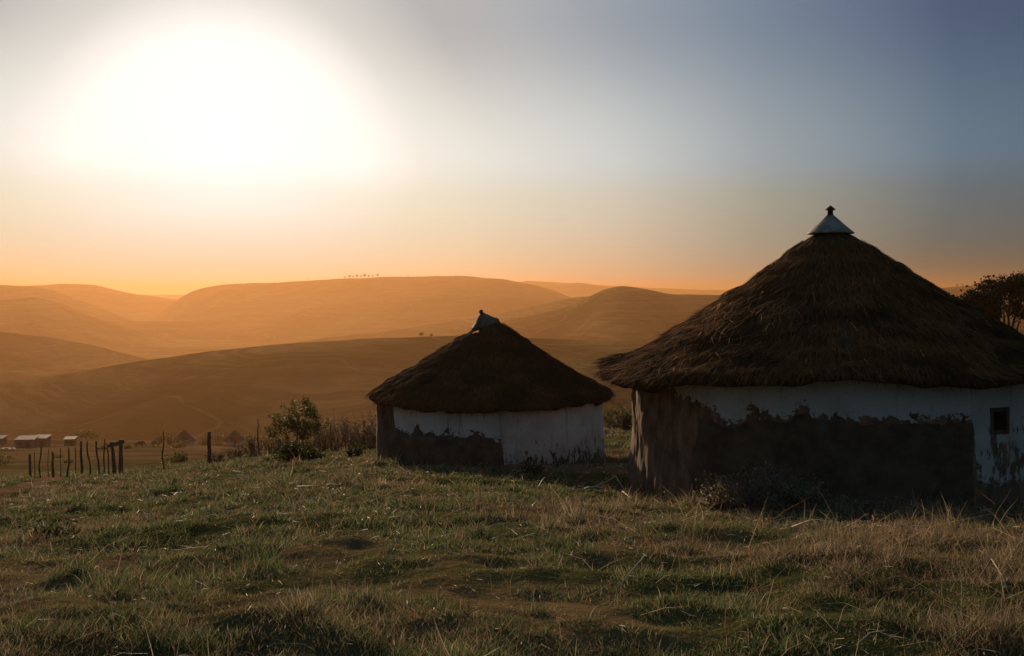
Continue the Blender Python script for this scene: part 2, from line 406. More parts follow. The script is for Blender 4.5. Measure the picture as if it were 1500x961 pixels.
# ------------------------------------------------------------------ blades (grass, straw, thatch)
def blade_mesh(name, P, D, S, L, W, B, C):
    """P base, D direction, S side, L length, W width, B bend offset at tip, C colour"""
    n = len(P)
    L = L[:, None]; W = W[:, None]
    mid = P + D * L * .52 + B * .27
    tip = P + D * L + B
    V = np.stack([P - S * W * .5, P + S * W * .5, mid + S * W * .42, mid - S * W * .42, tip], 1).reshape(-1, 3)
    o = (np.arange(n) * 5)[:, None]
    q = o + np.array([0, 1, 2, 3]); t = o + np.array([3, 2, 4])
    loops = np.concatenate([q, t], 1).ravel()
    tot = np.tile([4, 3], n)
    return mesh_np(name, V, loops, tot, False, {'tone': np.repeat(C, 5, 0)})
def unit(v): return v / np.maximum(np.linalg.norm(v, axis=-1, keepdims=True), 1e-9)
def hut_mask(x, y):
    return (np.hypot(x - BIG[0], y - BIG[1]) > BIG_R + .02) & (np.hypot(x - SMALL[0], y - SMALL[1]) > SMALL_R + .02)
def dryness(x, y):
    px = x / np.maximum(y, .5) * F + 750
    d = .5 + .55 * fbm(x / 2.3, y / 2.3, 3, 51) + .30 * fbm(x / .7, y / .7, 2, 57)
    d += .42 * np.exp(-((px - 250) / 360) ** 2 - ((y - 4.8) / 1.1) ** 2)       # tan tufts lower left
    d += .35 * np.exp(-((px - 900) / 160) ** 2 - ((y - 10.5) / 1.6) ** 2)      # tan patch left of the big hut
    d += .40 * np.exp(-((px - 1350) / 260) ** 2 - ((y - 10.0) / 2.2) ** 2)     # dead grass before the big hut
    d += .30 * np.exp(-((px - 1480) / 160) ** 2 - ((y - 4.8) / 1.0) ** 2)
    d -= .30 * np.exp(-((px - 880) / 60) ** 2 - ((y - 16) / 2.5) ** 2)
    d -= .12 * np.exp(-((px - 450) / 300) ** 2 - ((y - 12.0) / 5) ** 2)
    return np.clip(d, 0, 1)
def sample_ground(n, y0, y1, power, lo=-60, hi=1560):
    u = RNG.random(n)
    # depth pdf ~ Y^(-power+1) within the view wedge
    e = 2 - power
    Y = (y0 ** e + u * (y1 ** e - y0 ** e)) ** (1 / e)
    px = RNG.uniform(lo, hi, n)
    return (px - 750) / F * Y, Y
def build_grass():
    # turf: many tufts of short blades
    nt_ = 98000
    tx, ty = sample_ground(nt_, 3.4, 46, 1.62)
    keep = hut_mask(tx, ty) & (path_dist(tx, ty) > .42 + .25 * RNG.random(nt_))
    bare = np.hypot((tx - 1.3) / 3.6, (ty - 19.6) / 1.2)
    keep &= (bare > 1.0) | (RNG.random(nt_) < .25)
    tx, ty = tx[keep], ty[keep]; dr = dryness(tx, ty)
    k = 7
    x = np.repeat(tx, k); y = np.repeat(ty, k); d = np.repeat(dr, k); n = len(x)
    spread = .022 + .0022 * y
    x = x + RNG.normal(0, 1, n) * spread; y = y + RNG.normal(0, 1, n) * spread
    ok = hut_mask(x, y) & (y > 3); x, y, d = x[ok], y[ok], d[ok]; n = len(x)
    z = HZ(x, y) - .01
    isdry = RNG.random(n) < np.clip((d - .42) * 1.8, .14, .85)
    clump = np.clip(.45 + 1.6 * fbm(x / .38, y / .38, 2, 77), .05, 1.6)
    L = (.021 + .042 * RNG.random(n)) * np.clip(.75 + y / 30, .8, 1.2) * (1 + .8 * isdry * RNG.random(n)) * (.35 + .95 * clump)
    L *= 1 + .8 * np.clip(d - .7, 0, 1) + 1.5 * np.clip(fbm(x / .33 + 7, y / .33, 2, 101) - .22, 0, 1) * 2
    # nothing tall right at the lens
    W = (.0032 + .0032 * RNG.random(n)) * np.clip(y / 6.5, .8, 4.5)
    D = unit(np.stack([RNG.normal(.06, .65, n), RNG.normal(-.05, .65, n), np.ones(n)], -1))
    S = unit(np.stack([RNG.normal(1, .5, n), RNG.normal(0, .5, n), np.zeros(n)], -1))
    bl = (RNG.random(n) * .55)[:, None] * L[:, None]
    B = np.stack([RNG.normal(.25, .8, n), RNG.normal(-.1, .8, n), -.55 * RNG.random(n)], -1) * bl
    g = np.array([[.056, .080, .020], [.090, .112, .034], [.036, .054, .016], [.140, .140, .050]])[RNG.integers(0, 4, n)]
    b = np.array([[.15, .098, .052], [.20, .14, .078], [.095, .060, .034], [.27, .205, .13], [.13, .105, .05]])[RNG.integers(0, 5, n)]
    C = np.where(isdry[:, None], b, g) * RNG.uniform(1.0, 1.7, (n, 1)) + np.array([.0, .004, .014])
    me = blade_mesh('grass', np.stack([x, y, z], -1), D, S, L, W, B, C)
    o = link('grass', me, M_GRASS); tag(o, 'short olive and tan turf covering the near slope', 'grass', kind='stuff')
    # tall dead grass: loose bunches of long blades, mostly in front of the big hut
    nb = 3800
    tx, ty = sample_ground(nb, 3.7, 30, 1.5)
    px = tx / ty * F + 750
    prob = .10 + .9 * np.clip(dryness(tx, ty) - .62, 0, 1) * 2
    prob += .75 * np.exp(-((px - 1330) / 260) ** 2) * np.exp(-((ty - 10.8) / 1.6) ** 2)
    prob += .5 * np.exp(-((px - 1400) / 300) ** 2) * np.exp(-((ty - 5.5) / 1.5) ** 2) + .35 * np.exp(-((px - 250) / 330) ** 2 - ((ty - 4.8) / 1.0) ** 2)
    keep = hut_mask(tx, ty) & (RNG.random(nb) < prob) & (path_dist(tx, ty) > .7)
    tx, ty = tx[keep], ty[keep]; k = 14
    x = np.repeat(tx, k); y = np.repeat(ty, k); n = len(x)
    x = x + RNG.normal(0, .07, n); y = y + RNG.normal(0, .07, n)
    ok = hut_mask(x, y); x, y = x[ok], y[ok]; n = len(x)
    z = HZ(x, y) - .01
    L = RNG.uniform(.08, .24, n) * np.clip(y / 7, .55, 1.1)
    W = (.0022 + .002 * RNG.random(n)) * np.clip(y / 7, .8, 3)
    D = unit(np.stack([RNG.normal(.1, .6, n), RNG.normal(-.05, .6, n), np.ones(n)], -1))
    S = unit(np.stack([RNG.normal(1, .4, n), RNG.normal(0, .4, n), RNG.normal(0, .2, n)], -1))
    B = np.stack([RNG.normal(.2, .6, n), RNG.normal(0, .6, n), -.6 * RNG.random(n)], -1) * L[:, None] * .6
    b = np.array([[.17, .115, .062], [.23, .165, .095], [.11, .070, .04], [.30, .23, .15], [.16, .085, .05]])[RNG.integers(0, 5, n)]
    me = blade_mesh('dry_grass', np.stack([x, y, z], -1), D, S, L, W, B, b * RNG.uniform(.7, 1.25, (n, 1)))
    o = link('dry_grass', me, M_GRASS); tag(o, 'taller dead brown grass in loose bunches across the slope', 'dry grass', kind='stuff')
    # fallen straw and stalks lying on the turf
    ns = 19000
    x, y = sample_ground(ns, 3.8, 24, 1.5)
    px = x / y * F + 750
    prob = .30 + .6 * np.exp(-((px - 780) / 150) ** 2 - ((y - 17) / 3) ** 2) + .5 * np.exp(-((px - 1300) / 250) ** 2 - ((y - 9) / 4) ** 2)
    keep = (RNG.random(ns) < prob) & hut_mask(x, y); x, y = x[keep], y[keep]; n = len(x)
    z = HZ(x, y) + RNG.uniform(.01, .08, n)
    a = RNG.uniform(0, 2 * np.pi, n)
    D = unit(np.stack([np.cos(a), np.sin(a), RNG.normal(.08, .28, n)], -1))
    S = unit(np.cross(D, np.stack([RNG.normal(0, .4, n), RNG.normal(-.5, .4, n), np.ones(n)], -1)))
    L = RNG.uniform(.03, .14, n) * np.where(RNG.random(n) < .10, 2.8, 1) * np.clip(y / 9, .5, 1.2)
    W = RNG.uniform(.002, .0045, n) * np.clip(y / 8, .7, 2.4)
    B = np.stack([RNG.normal(0, .3, n), RNG.normal(0, .3, n), -.15 * RNG.random(n)], -1) * L[:, None] * .5
    C = np.array([[.50, .40, .26], [.62, .54, .40], [.34, .22, .12], [.45, .30, .18]])[RNG.integers(0, 4, n)]
    me = blade_mesh('straw_litter', np.stack([x, y, z], -1), D, S, L, W, B, C)
    o = link('straw_litter', me, M_STRAW); tag(o, 'pale fallen stalks scattered over the turf', 'straw', kind='stuff')
build_grass()
def build_stalks():
    """long dead stalks, bent and tangled, thickest in front of the big hut and along the right side"""
    n0 = 5200
    x, y = sample_ground(n0, 3.9, 19, 1.45); px = x / y * F + 750
    prob = .05 + .55 * np.exp(-((px - 1380) / 260) ** 2) + .35 * np.exp(-((px - 960) / 160) ** 2 - ((y - 10) / 3.5) ** 2) + .5 * np.exp(-((px - 1120) / 90) ** 2 - ((y - 11) / 1.2) ** 2)
    prob *= .4 + 1.2 * np.clip(fbm(x / .9, y / .9, 2, 91) + .3, 0, 1)
    k = (RNG.random(n0) < prob) & hut_mask(x, y); x, y = x[k], y[k]; n = len(x)
    z = HZ(x, y) - .01
    D = unit(np.stack([RNG.normal(.1, .9, n), RNG.normal(0, .7, n), RNG.uniform(.15, 1.2, n)], -1))
    S = unit(np.cross(D, np.stack([RNG.normal(0, .3, n), np.ones(n), RNG.normal(0, .3, n)], -1)))
    L = RNG.uniform(.18, .60, n) * np.clip(y / 7, .5, 1.1); W = RNG.uniform(.0022, .004, n) * np.clip(y / 7, .8, 2)
    B = np.stack([RNG.normal(0, .5, n), RNG.normal(0, .4, n), -.75 * RNG.random(n)], -1) * L[:, None] * .7
    C = np.array([[.36, .27, .17], [.46, .36, .24], [.25, .16, .10], [.30, .22, .15], [.20, .12, .08]])[RNG.integers(0, 5, n)]
    o = link('dead_stalks', blade_mesh('dead_stalks', np.stack([x, y, z], -1), D, S, L, W, B, C), M_GRASS)
    tag(o, 'long bent dead stalks tangled in the grass on the right half', 'stalks', kind='stuff')
build_stalks()

# ------------------------------------------------------------------ tubes / simple solids
class MB:
    def __init__(s): s.v = []; s.f = []
    def tube(s, pts, rad, n=6, cap=True):
        pts = [Vector(p) for p in pts]; m = len(pts)
        if not hasattr(rad, '__len__'): rad = [rad] * m
        b0 = len(s.v)
        up = Vector((0.13, .21, 1))
        for k, p in enumerate(pts):
            t = (pts[min(k + 1, m - 1)] - pts[max(k - 1, 0)]).normalized()
            a = t.cross(up if abs(t.z) < .95 else Vector((1, .2, 0))).normalized(); b = t.cross(a)
            for q in range(n):
                an = 2 * math.pi * q / n
                s.v.append(p + (a * math.cos(an) + b * math.sin(an)) * rad[k])
        for k in range(m - 1):
            for q in range(n):
                i = b0 + k * n + q; j = b0 + k * n + (q + 1) % n
                s.f.append((i, j, j + n, i + n))
        if cap:
            s.f.append(tuple(b0 + q for q in range(n))[::-1]); s.f.append(tuple(b0 + (m - 1) * n + q for q in range(n)))
    def box(s, c, sz, rot=None, bev=0):
        b0 = len(s.v)
        for dx, dy, dz in ((-1,-1,-1),(1,-1,-1),(1,1,-1),(-1,1,-1),(-1,-1,1),(1,-1,1),(1,1,1),(-1,1,1)):
            v = Vector((dx * sz[0] / 2, dy * sz[1] / 2, dz * sz[2] / 2))
            if rot: v = rot @ v
            s.v.append(Vector(c) + v)
        for f in ((0,3,2,1),(4,5,6,7),(0,1,5,4),(1,2,6,5),(2,3,7,6),(3,0,4,7)): s.f.append(tuple(b0 + i for i in f))
    def lathe(s, prof, n=24, jitter=0, M=None):
        b0 = len(s.v)
        for (r, z) in prof:
            for q in range(n):
                a = 2 * math.pi * q / n
                v = Vector((r * math.cos(a), r * math.sin(a), z))
                if jitter: v += Vector((random.gauss(0, jitter), random.gauss(0, jitter), random.gauss(0, jitter)))
                if M: v = M @ v
                s.v.append(v)
        for k in range(len(prof) - 1):
            for q in range(n):
                i = b0 + k * n + q; j = b0 + k * n + (q + 1) % n
                s.f.append((i, j, j + n, i + n))
        s.f.append(tuple(b0 + q for q in range(n))[::-1])
        s.f.append(tuple(b0 + (len(prof) - 1) * n + q for q in range(n)))
    def build(s, name, mat, parent=None, smooth=True, origin=(0, 0, 0), tone=None):
        me = bpy.data.meshes.new(name)
        o = Vector(origin)
        me.from_pydata([v - o for v in s.v], [], s.f); me.update()
        me.polygons.foreach_set('use_smooth', [smooth] * len(me.polygons))
        ob = link(name, me, mat, parent)
        return ob

# ------------------------------------------------------------------ thatched huts
def mat_wall(name, mud0, mud1, white=(.52, .49, .45), flake=.5, specks=1.0):
    """lime wash over daub; 'lime' attribute says where the wash still holds"""
    m, nt, b = new_mat(name)
    p = obj_co(nt)
    at = nt.new('ShaderNodeAttribute', attribute_name='lime'); st = nt.new('ShaderNodeAttribute', attribute_name='stain')
    n1 = nt.noise(p, 6.5, 8, .68, .8); n2 = nt.noise(nt.mapping(p, (1, 1, .45)), 11, 6, .7); n3 = nt.noise(p, 2.0, 5)
    edge = nt.math('ADD', at.outputs['Fac'], nt.math('MULTIPLY', nt.math('SUBTRACT', n1, .5), flake))
    mask = nt.smooth(edge, .48, .53)
    spk = nt.smooth(nt.math('SUBTRACT', n2, nt.math('MULTIPLY', st.outputs['Fac'], .19 * specks)), .29, .35)
    mask = nt.math('MULTIPLY', mask, spk)
    mud = nt.mix(nt.smooth(nt.noise(nt.mapping(p, (1, 1, .3)), 7, 6, .7), .3, .7), mud0, mud1)
    grey = nt.mix(nt.math('ADD', nt.math('MULTIPLY', st.outputs['Fac'], .35), nt.smooth(n3, .42, .70, 0, .40)), white, (.26, .22, .18))
    drip = nt.noise(nt.mapping(p, (1, 1, .10)), 5.5, 5, .65)
    grey = nt.mix(nt.smooth(drip, .54, .72, 0, .65), grey, (.20, .15, .11))
    grey = nt.mix(nt.smooth(nt.noise(p, 22, 4, .7), .60, .68, 0, .6), grey, (.16, .12, .09))
    nt.l.new(nt.mix(mask, mud, grey), b.inputs['Base Color'])
    bump(nt, b, nt.math('ADD', nt.math('MULTIPLY', mask, .35), nt.math('ADD', n1, nt.math('MULTIPLY', n2, .5))), .02, .8)
    return m
def wall_theta(cx, cy, r, px):
    """angle on a cylinder of the front point that lies in the direction of photo column px"""
    az = math.atan((px - 750) / F); dx, dy = math.sin(az), math.cos(az)
    b = cx * dx + cy * dy; c = cx * cx + cy * cy - r * r
    s = b - math.sqrt(max(b * b - c, 0))
    X, Y = s * dx, s * dy
    return math.atan2(Y - cy, X - cx), Y
def wall_pt(cx, cy, r, px, py):
    th, Y = wall_theta(cx, cy, r, px)
    return th, EYE - (py - HY) / F * Y

def thatch(name_parent, cx, cy, prof, thick, seed, nstraw, mat_core, mat_straw, droop, tones, hole=None, lump=.05, fringe=3000, wisps=None, patchy=.5):
    """prof: list of (radius, z) from ridge to eave, in world z; returns the thatch object"""
    nu, nv = 288, 64
    pr = np.array([p[0] for p in prof]); pz = np.array([p[1] for p in prof])
    s = np.linspace(0, 1, nv)
    sp = np.concatenate([[0], np.cumsum(np.hypot(np.diff(pr), np.diff(pz)))]); sp /= sp[-1]
    def surf(th, s_, lift=0.0):
        r = np.interp(s_, sp, pr); z = np.interp(s_, sp, pz)
        # uneven thatch: slumped patches and ragged courses
        c, sn = np.cos(th), np.sin(th)
        q = fbm(r * c * 1.1 + seed, r * sn * 1.1, 3, seed) * lump * 1.2 + fbm(r * c * 3.5, r * sn * 3.5 + seed, 3, seed + 5) * lump * .55
        course = .035 * (((s_ * 7.0 + .25 * vnoise(th * 3, s_ * 0 + 1, seed)) % 1.0)) ** 2 * np.clip(s_ * 4, 0, 1)
        rr = r * (1 + .012 * np.sin(3 * th + seed)) + (q * .3) * np.clip(s_ * 3, 0, 1)
        z2 = z + q * np.clip(s_ * 4, .2, 1) + course + droop(th) * s_ ** 2 + lift
        return np.stack([cx + rr * c, cy + rr * sn, z2], -1)
    th = np.linspace(0, 2 * np.pi, nu, endpoint=False)
    TH, S_ = np.meshgrid(th, s)
    top = surf(TH, S_)
    eave = top[-1]
    er = vnoise(th * 14, th * 0, seed + 3) * .02
    lip1 = eave.copy(); lip1[:, 2] -= thick * (.55 + .25 * vnoise(th * 9, th * 0 + 3, seed)); lip1[:, 0] -= np.cos(th) * (.02 + er); lip1[:, 1] -= np.sin(th) * (.02 + er)
    lip2 = eave.copy(); lip2[:, 2] -= thick * 1.0 + .02 * vnoise(th * 11, th * 0 + 8, seed); lip2[:, 0] -= np.cos(th) * .13; lip2[:, 1] -= np.sin(th) * .13
    under = []
    for q in np.linspace(.15, 1, 8):
        u = lip2.copy(); k = 1 - q * .97
        u[:, 0] = cx + (lip2[:, 0] - cx) * k; u[:, 1] = cy + (lip2[:, 1] - cy) * k
        sl_ = (pz[0] - thick * 1.3 - lip2[:, 2]); u[:, 2] = lip2[:, 2] + sl_ * q * .97
        under.append(u)
    P = np.concatenate([top, lip1[None], lip2[None], np.array(under)], 0)
    keep = None
    if hole is not None:
        keep = np.ones((P.shape[0] - 1, nu), bool)
        ii, jj = np.meshgrid(np.arange(P.shape[0] - 1), np.arange(nu), indexing='ij')
        thc = th[jj]; sc = np.where(ii < nv, ii / nv, np.nan)
        # top layer by s, under layer mapped by its own ring
        ring = ii - (nv + 1)
        qs = np.array([0, 0] + list(np.linspace(.15, 1, 8)))
        scu = 1 - np.interp(ring, np.arange(-1, 9), qs)
        sv = np.where(ii < nv - 1, (ii + .5) / (nv - 1), scu)
        keep = ~hole(thc, sv)
    me = grid_mesh('thatch', P, True, None, keep)
    core = link('thatch', me, mat_core, name_parent)
    def emit(n, sfun, lenr, wid, lift, spread, name=None, up=0.0, thfun=None, tone_gain=1.0):
        t = RNG.uniform(0, 2 * np.pi, n) if thfun is None else thfun(n)
        ss = sfun(n)
        if hole is not None:
            k = ~hole(t, ss); t, ss = t[k], ss[k]
        n = len(t)
        p0 = surf(t, ss); p1 = surf(t, np.minimum(ss + .02, 1.0)); p1 = np.where((ss > .98)[:, None], p0 + (p0 - surf(t, ss - .02)), p1)
        dn = unit(p1 - p0); sd = unit(np.cross(dn, np.array([0, 0, 1.0]))); nm = unit(np.cross(sd, dn)); nm = nm * np.sign(nm[:, 2:3])
        a = RNG.normal(0, spread, n)[:, None]
        D = unit(dn + sd * a + nm * (up + RNG.normal(0, .025, n)[:, None]))
        S = unit(sd + nm * RNG.normal(0, .35, n)[:, None] - dn * a)
        L = RNG.uniform(*lenr, n); W = RNG.uniform(*wid, n)
        B = nm * (-.10 * L)[:, None] + sd * (RNG.normal(0, .15, n) * L)[:, None]
        q = np.clip(.5 + patchy * 1.5 * fbm(p0[:, 0] * 1.6, p0[:, 2] * 2.4 + p0[:, 1] * 1.6, 3, seed + 9), 0, 1)
        idx = np.clip((q * len(tones) + RNG.normal(0, .6, n)).astype(int), 0, len(tones) - 1)
        C = np.array(tones)[idx] * RNG.uniform(.6, 1.3, (n, 1)) * tone_gain * np.array([1.32, .92, .62])
        return p0 + nm * (lift + RNG.random((n, 1)) * .02), D, S, L, W, B, C
    sets = [emit(nstraw, lambda n: np.sqrt(RNG.uniform(.004, .98, n)), (.10, .30), (.007, .017), .008, .13),
            emit(fringe, lambda n: RNG.uniform(.955, 1.0, n), (.04, .12), (.007, .016), -.035, .25),
            emit(fringe, lambda n: RNG.uniform(.985, 1.0, n), (.03, .08), (.007, .016), -thick * .55, .30, up=-.4)]
    sets.append(emit(int(nstraw * .05), lambda n: RNG.uniform(.1, .97, n), (.10, .30), (.004, .009), .01, .7, up=.15, tone_gain=1.3))
    A = [np.concatenate([s_[k] for s_ in sets]) for k in range(7)]
    o = link('straw_layer', blade_mesh('straw_layer', *A), mat_straw, core)
    if wisps:
        ws = [emit(*w[0], **w[1]) for w in wisps]
        A = [np.concatenate([s_[k] for s_ in ws]) for k in range(7)]
        o = link('loose_straw', blade_mesh('loose_straw', *A), mat_straw, core)
    return core, surf

def curved_wall(parent, cx, cy, r, z0, z1, lime_fn, stain_fn, mat, disp_fn, hole=None, flare=.05):
    nu, nv = 420, 60
    th = np.linspace(0, 2 * np.pi, nu, endpoint=False); z = np.linspace(z0, z1, nv)
    TH, Z = np.meshgrid(th, z)
    rr = r + flare * (1 - (Z - z0) / (z1 - z0)) ** 2 + .018 * fbm(TH * r * .8, Z * .9, 3, 41) + .008 * fbm(TH * r * 4, Z * 3, 3, 43) + disp_fn(TH, Z)
    P = np.stack([cx + rr * np.cos(TH), cy + rr * np.sin(TH), Z], -1)
    keep = None
    if hole:
        (ta, tb, za, zb) = hole
        d = lambda a: (a - ta) % (2 * np.pi)
        thc = (TH[:-1] + np.pi / nu); zc = (Z[:-1] + Z[1:]) / 2
        keep = ~((d(thc) < (tb - ta)) & (zc > za) & (zc < zb))
    me = grid_mesh('wall', P, True, {'lime': lime_fn(TH, Z).ravel(), 'stain': stain_fn(TH, Z).ravel()}, keep)
    return link('wall', me, mat, parent)
def curved_panel(name, parent, cx, cy, r, px, pytop, z0, thick, mat, LE=.012):
    """raised coat of plaster; px/pytop give its ragged top edge, z0 its foot"""
    pts = [wall_pt(cx, cy, r, a, b) for a, b in zip(px, pytop)]
    tk = np.array([p[0] for p in pts]); zk = np.array([p[1] for p in pts])
    nu, nv = 220, 40
    u = np.linspace(0, 1, nu); th = tk[0] + (tk[-1] - tk[0]) * u
    zt = np.interp(th, tk, zk) + -.03 + .05 * fbm(th * 16, th * 0, 5, 8, .7)
    Tm, Vv = np.meshgrid(th, np.linspace(0, 1, nv))
    Z = z0 + (zt[None] - z0) * Vv
    body = r + thick + .006 * fbm(Tm * r * 2, Z * 2, 3, 71) + .05 * (1 - (Z - z0) / (zt[None] - z0)) ** 2
    ed = np.minimum(np.minimum(u[None] / LE, (1 - u[None]) / .008), (1 - Vv) / .03)
    rr = np.where(ed < 1, body - thick * 1.8 * (1 - np.clip(ed, 0, 1)) ** 2, body)
    P = np.stack([cx + rr * np.cos(Tm), cy + rr * np.sin(Tm), Z], -1)
    return link(name, grid_mesh(name, P), mat, parent)

M_THATCH_BIG = mat_noise('old_thatch_bed', (.045, .028, .015), (.10, .062, .034), 9, .95, .03, (1, 1, 1))
M_THATCH_BIG.node_tree.nodes['Principled BSDF'].inputs['Specular IOR Level'].default_value = 0
M_MUD_PANEL = mat_noise('smooth_daub', (.062, .042, .027), (.135, .090, .056), 3.2, .95, .006)
M_WALL_BIG = mat_wall('lime_washed_daub_big', (.085, .050, .032), (.27, .155, .095), flake=1.9)
M_WALL_SMALL = mat_wall('lime_washed_daub_small', (.07, .048, .036), (.13, .09, .065), flake=2.0)

def adiff(a, b): return (a - b + np.pi) % (2 * np.pi) - np.pi

def big_hut():
    cx, cy = BIG; r = BIG_R
    root = empty('thatched_hut', (cx, cy, float(HZ(cx, cy, False))))
    tag(root, 'large round hut at right with shaggy thatch, upright metal cap and half bare mud wall', 'hut', 'thatched round huts on the near slope')
    inv = Matrix.Translation(-root.location)
    # wall -----------------------------------------------------
    bx = [905, 940, 975, 1000, 1020, 1045, 1062, 1075, 1090, 1105, 1130, 1150, 1165, 1178, 1190, 1215, 1260, 1425, 1429, 1440, 1500]
    by = [480, 500, 555, 582, 590, 600, 615, 618, 606, 600, 606, 612, 596, 590, 606, 609, 611, 612, 690, 704, 705]
    pts = [wall_pt(cx, cy, r, a, b) for a, b in zip(bx, by)]
    tk = np.unwrap(np.array([p[0] for p in pts])); zk = np.array([p[1] for p in pts])
    def lime(TH, Z):
        t = tk[0] + adiff(TH, tk[0])
        zb = np.interp(t, tk, zk)
        zb = np.where((t < tk[0]) & (t > tk[0] - 1.2), 1.5, zb)
        return .5 + np.clip((Z - zb) * 2.6, -1.0, .55)
    def stain(TH, Z):
        t = tk[0] + adiff(TH, tk[0])
        right = np.clip((t - tk[-4]) * 8 + .2, 0, 1) * np.clip((.02 - Z) * 2.2 + .35, 0, 1)
        left = .45 * np.exp(-((t - tk[2]) / .22) ** 2)
        streak = .9 * np.exp(-((t - wall_theta(cx, cy, r, 1318)[0]) / .012) ** 2)
        return np.clip(right + left + streak, 0, 1)
    tl = wall_theta(cx, cy, r, 935)[0]
    def disp(TH, Z):
        w = np.exp(-(adiff(TH, tl - .12) / .42) ** 2)
        return w * (.11 * fbm(TH * r * 3.2, Z * .8, 4, 90) + .03 * fbm(TH * r * 9, Z * 2.5, 3, 93)) - .12 * np.exp(-(adiff(TH, wall_theta(cx, cy, r, 938)[0]) / .05) ** 2 - ((Z + 1.45) / .18) ** 2)
    z0, z1 = -1.75, .56
    wa, za = wall_pt(cx, cy, r, 1452, 634); wb, zb = wall_pt(cx, cy, r, 1475, 599)
    w = curved_wall(root, cx, cy, r, z0, z1, lime, stain, M_WALL_BIG, disp, (wa, wb, za, zb), .06)
    w.matrix_parent_inverse = inv
    # mud coat
    px = [988, 1010, 1040, 1062, 1075, 1092, 1110, 1135, 1152, 1168, 1180, 1192, 1215, 1260, 1330, 1400, 1425]
    py = [600, 606, 608, 620, 622, 612, 607, 611, 616, 603, 600, 611, 612, 613, 612, 614, 614]
    p = curved_panel('mud_plaster', root, cx, cy, r, px, py, z0, .035, M_MUD_PANEL, .25); p.matrix_parent_inverse = inv
    # small square window: a rough reveal let into the wall
    m = MB()
    th = (wa + wb) / 2; ww = (wb - wa) * r; hh = zb - za
    rot = Matrix.Rotation(th, 3, 'Z')
    c = Vector((cx, cy, (za + zb) / 2)) + rot @ Vector((r - .135, 0, 0))
    for (oy, oz, sy, sz) in ((-ww / 2, 0, .05, hh + .05), (ww / 2, 0, .05, hh + .05), (0, -hh / 2, ww - .05, .05), (0, hh / 2, ww - .05, .05)):
        m.box(c + rot @ Vector((0, oy, oz)), (.30, sy, sz), rot)
    wn = m.build('window', M_MUD_PANEL, root, False); wn.matrix_parent_inverse = inv
    m = MB(); m.box(c + rot @ Vector((-.10, ww * .12, -hh * .05)), (.03, ww * .62, hh * .8), rot @ Matrix.Rotation(.2, 3, 'X'))
    sh = m.build('shutter', M_POST, wn, False)
    # roof -----------------------------------------------------
    prof = [(.20, 2.53), (.34, 2.45), (.60, 2.25), (.88, 2.04), (1.3, 1.74), (1.87, 1.37), (2.33, 1.10), (2.95, .77), (3.3, .63), (3.50, .56)]
    la = math.atan2(-.25, -1)
    tv = math.atan2(-cy, -cx)
    droop = lambda th: -.24 * np.exp(-(adiff(th, la) / .55) ** 2) + .06 * np.exp(-(adiff(th, tv) / .8) ** 2)
    tones = [(.050, .034, .022), (.085, .055, .034), (.12, .078, .046), (.17, .105, .058), (.10, .07, .045)]
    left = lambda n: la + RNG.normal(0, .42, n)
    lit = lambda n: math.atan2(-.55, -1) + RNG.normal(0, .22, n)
    core, surf = thatch(root, cx, cy, prof, .11, 4, 48000, M_THATCH_BIG, M_THSTRAW, droop, tones, None, .06, 4200,  # wisps: raised tone gains put caught sunlight into the straw colour
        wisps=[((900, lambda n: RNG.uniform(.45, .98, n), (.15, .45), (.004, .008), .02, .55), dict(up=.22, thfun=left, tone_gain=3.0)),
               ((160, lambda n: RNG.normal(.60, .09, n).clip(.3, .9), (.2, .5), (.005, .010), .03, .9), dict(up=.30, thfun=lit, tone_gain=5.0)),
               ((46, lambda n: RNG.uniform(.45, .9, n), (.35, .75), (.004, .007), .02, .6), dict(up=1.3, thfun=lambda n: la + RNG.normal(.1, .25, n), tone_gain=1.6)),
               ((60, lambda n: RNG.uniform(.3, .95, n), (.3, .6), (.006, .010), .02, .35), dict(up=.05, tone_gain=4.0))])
    core.matrix_parent_inverse = inv
    # metal ridge cap with its little stub and hat
    cap = MB(); T = Matrix.Translation((cx - .02, cy, 2.52))
    cap.lathe([(.345, -.012), (.350, .0), (.325, .022), (.235, .10), (.14, .185), (.045, .275), (.040, .28)], 40, .0035, T)
    co = cap.build('ridge_cap', M_TIN, root); co.matrix_parent_inverse = inv
    f = MB(); f.lathe([(.042, .27), (.040, .355), (.078, .352), (.070, .368), (.008, .42)], 20, 0, T)
    fo = f.build('finial', M_RUST, co)
    return root

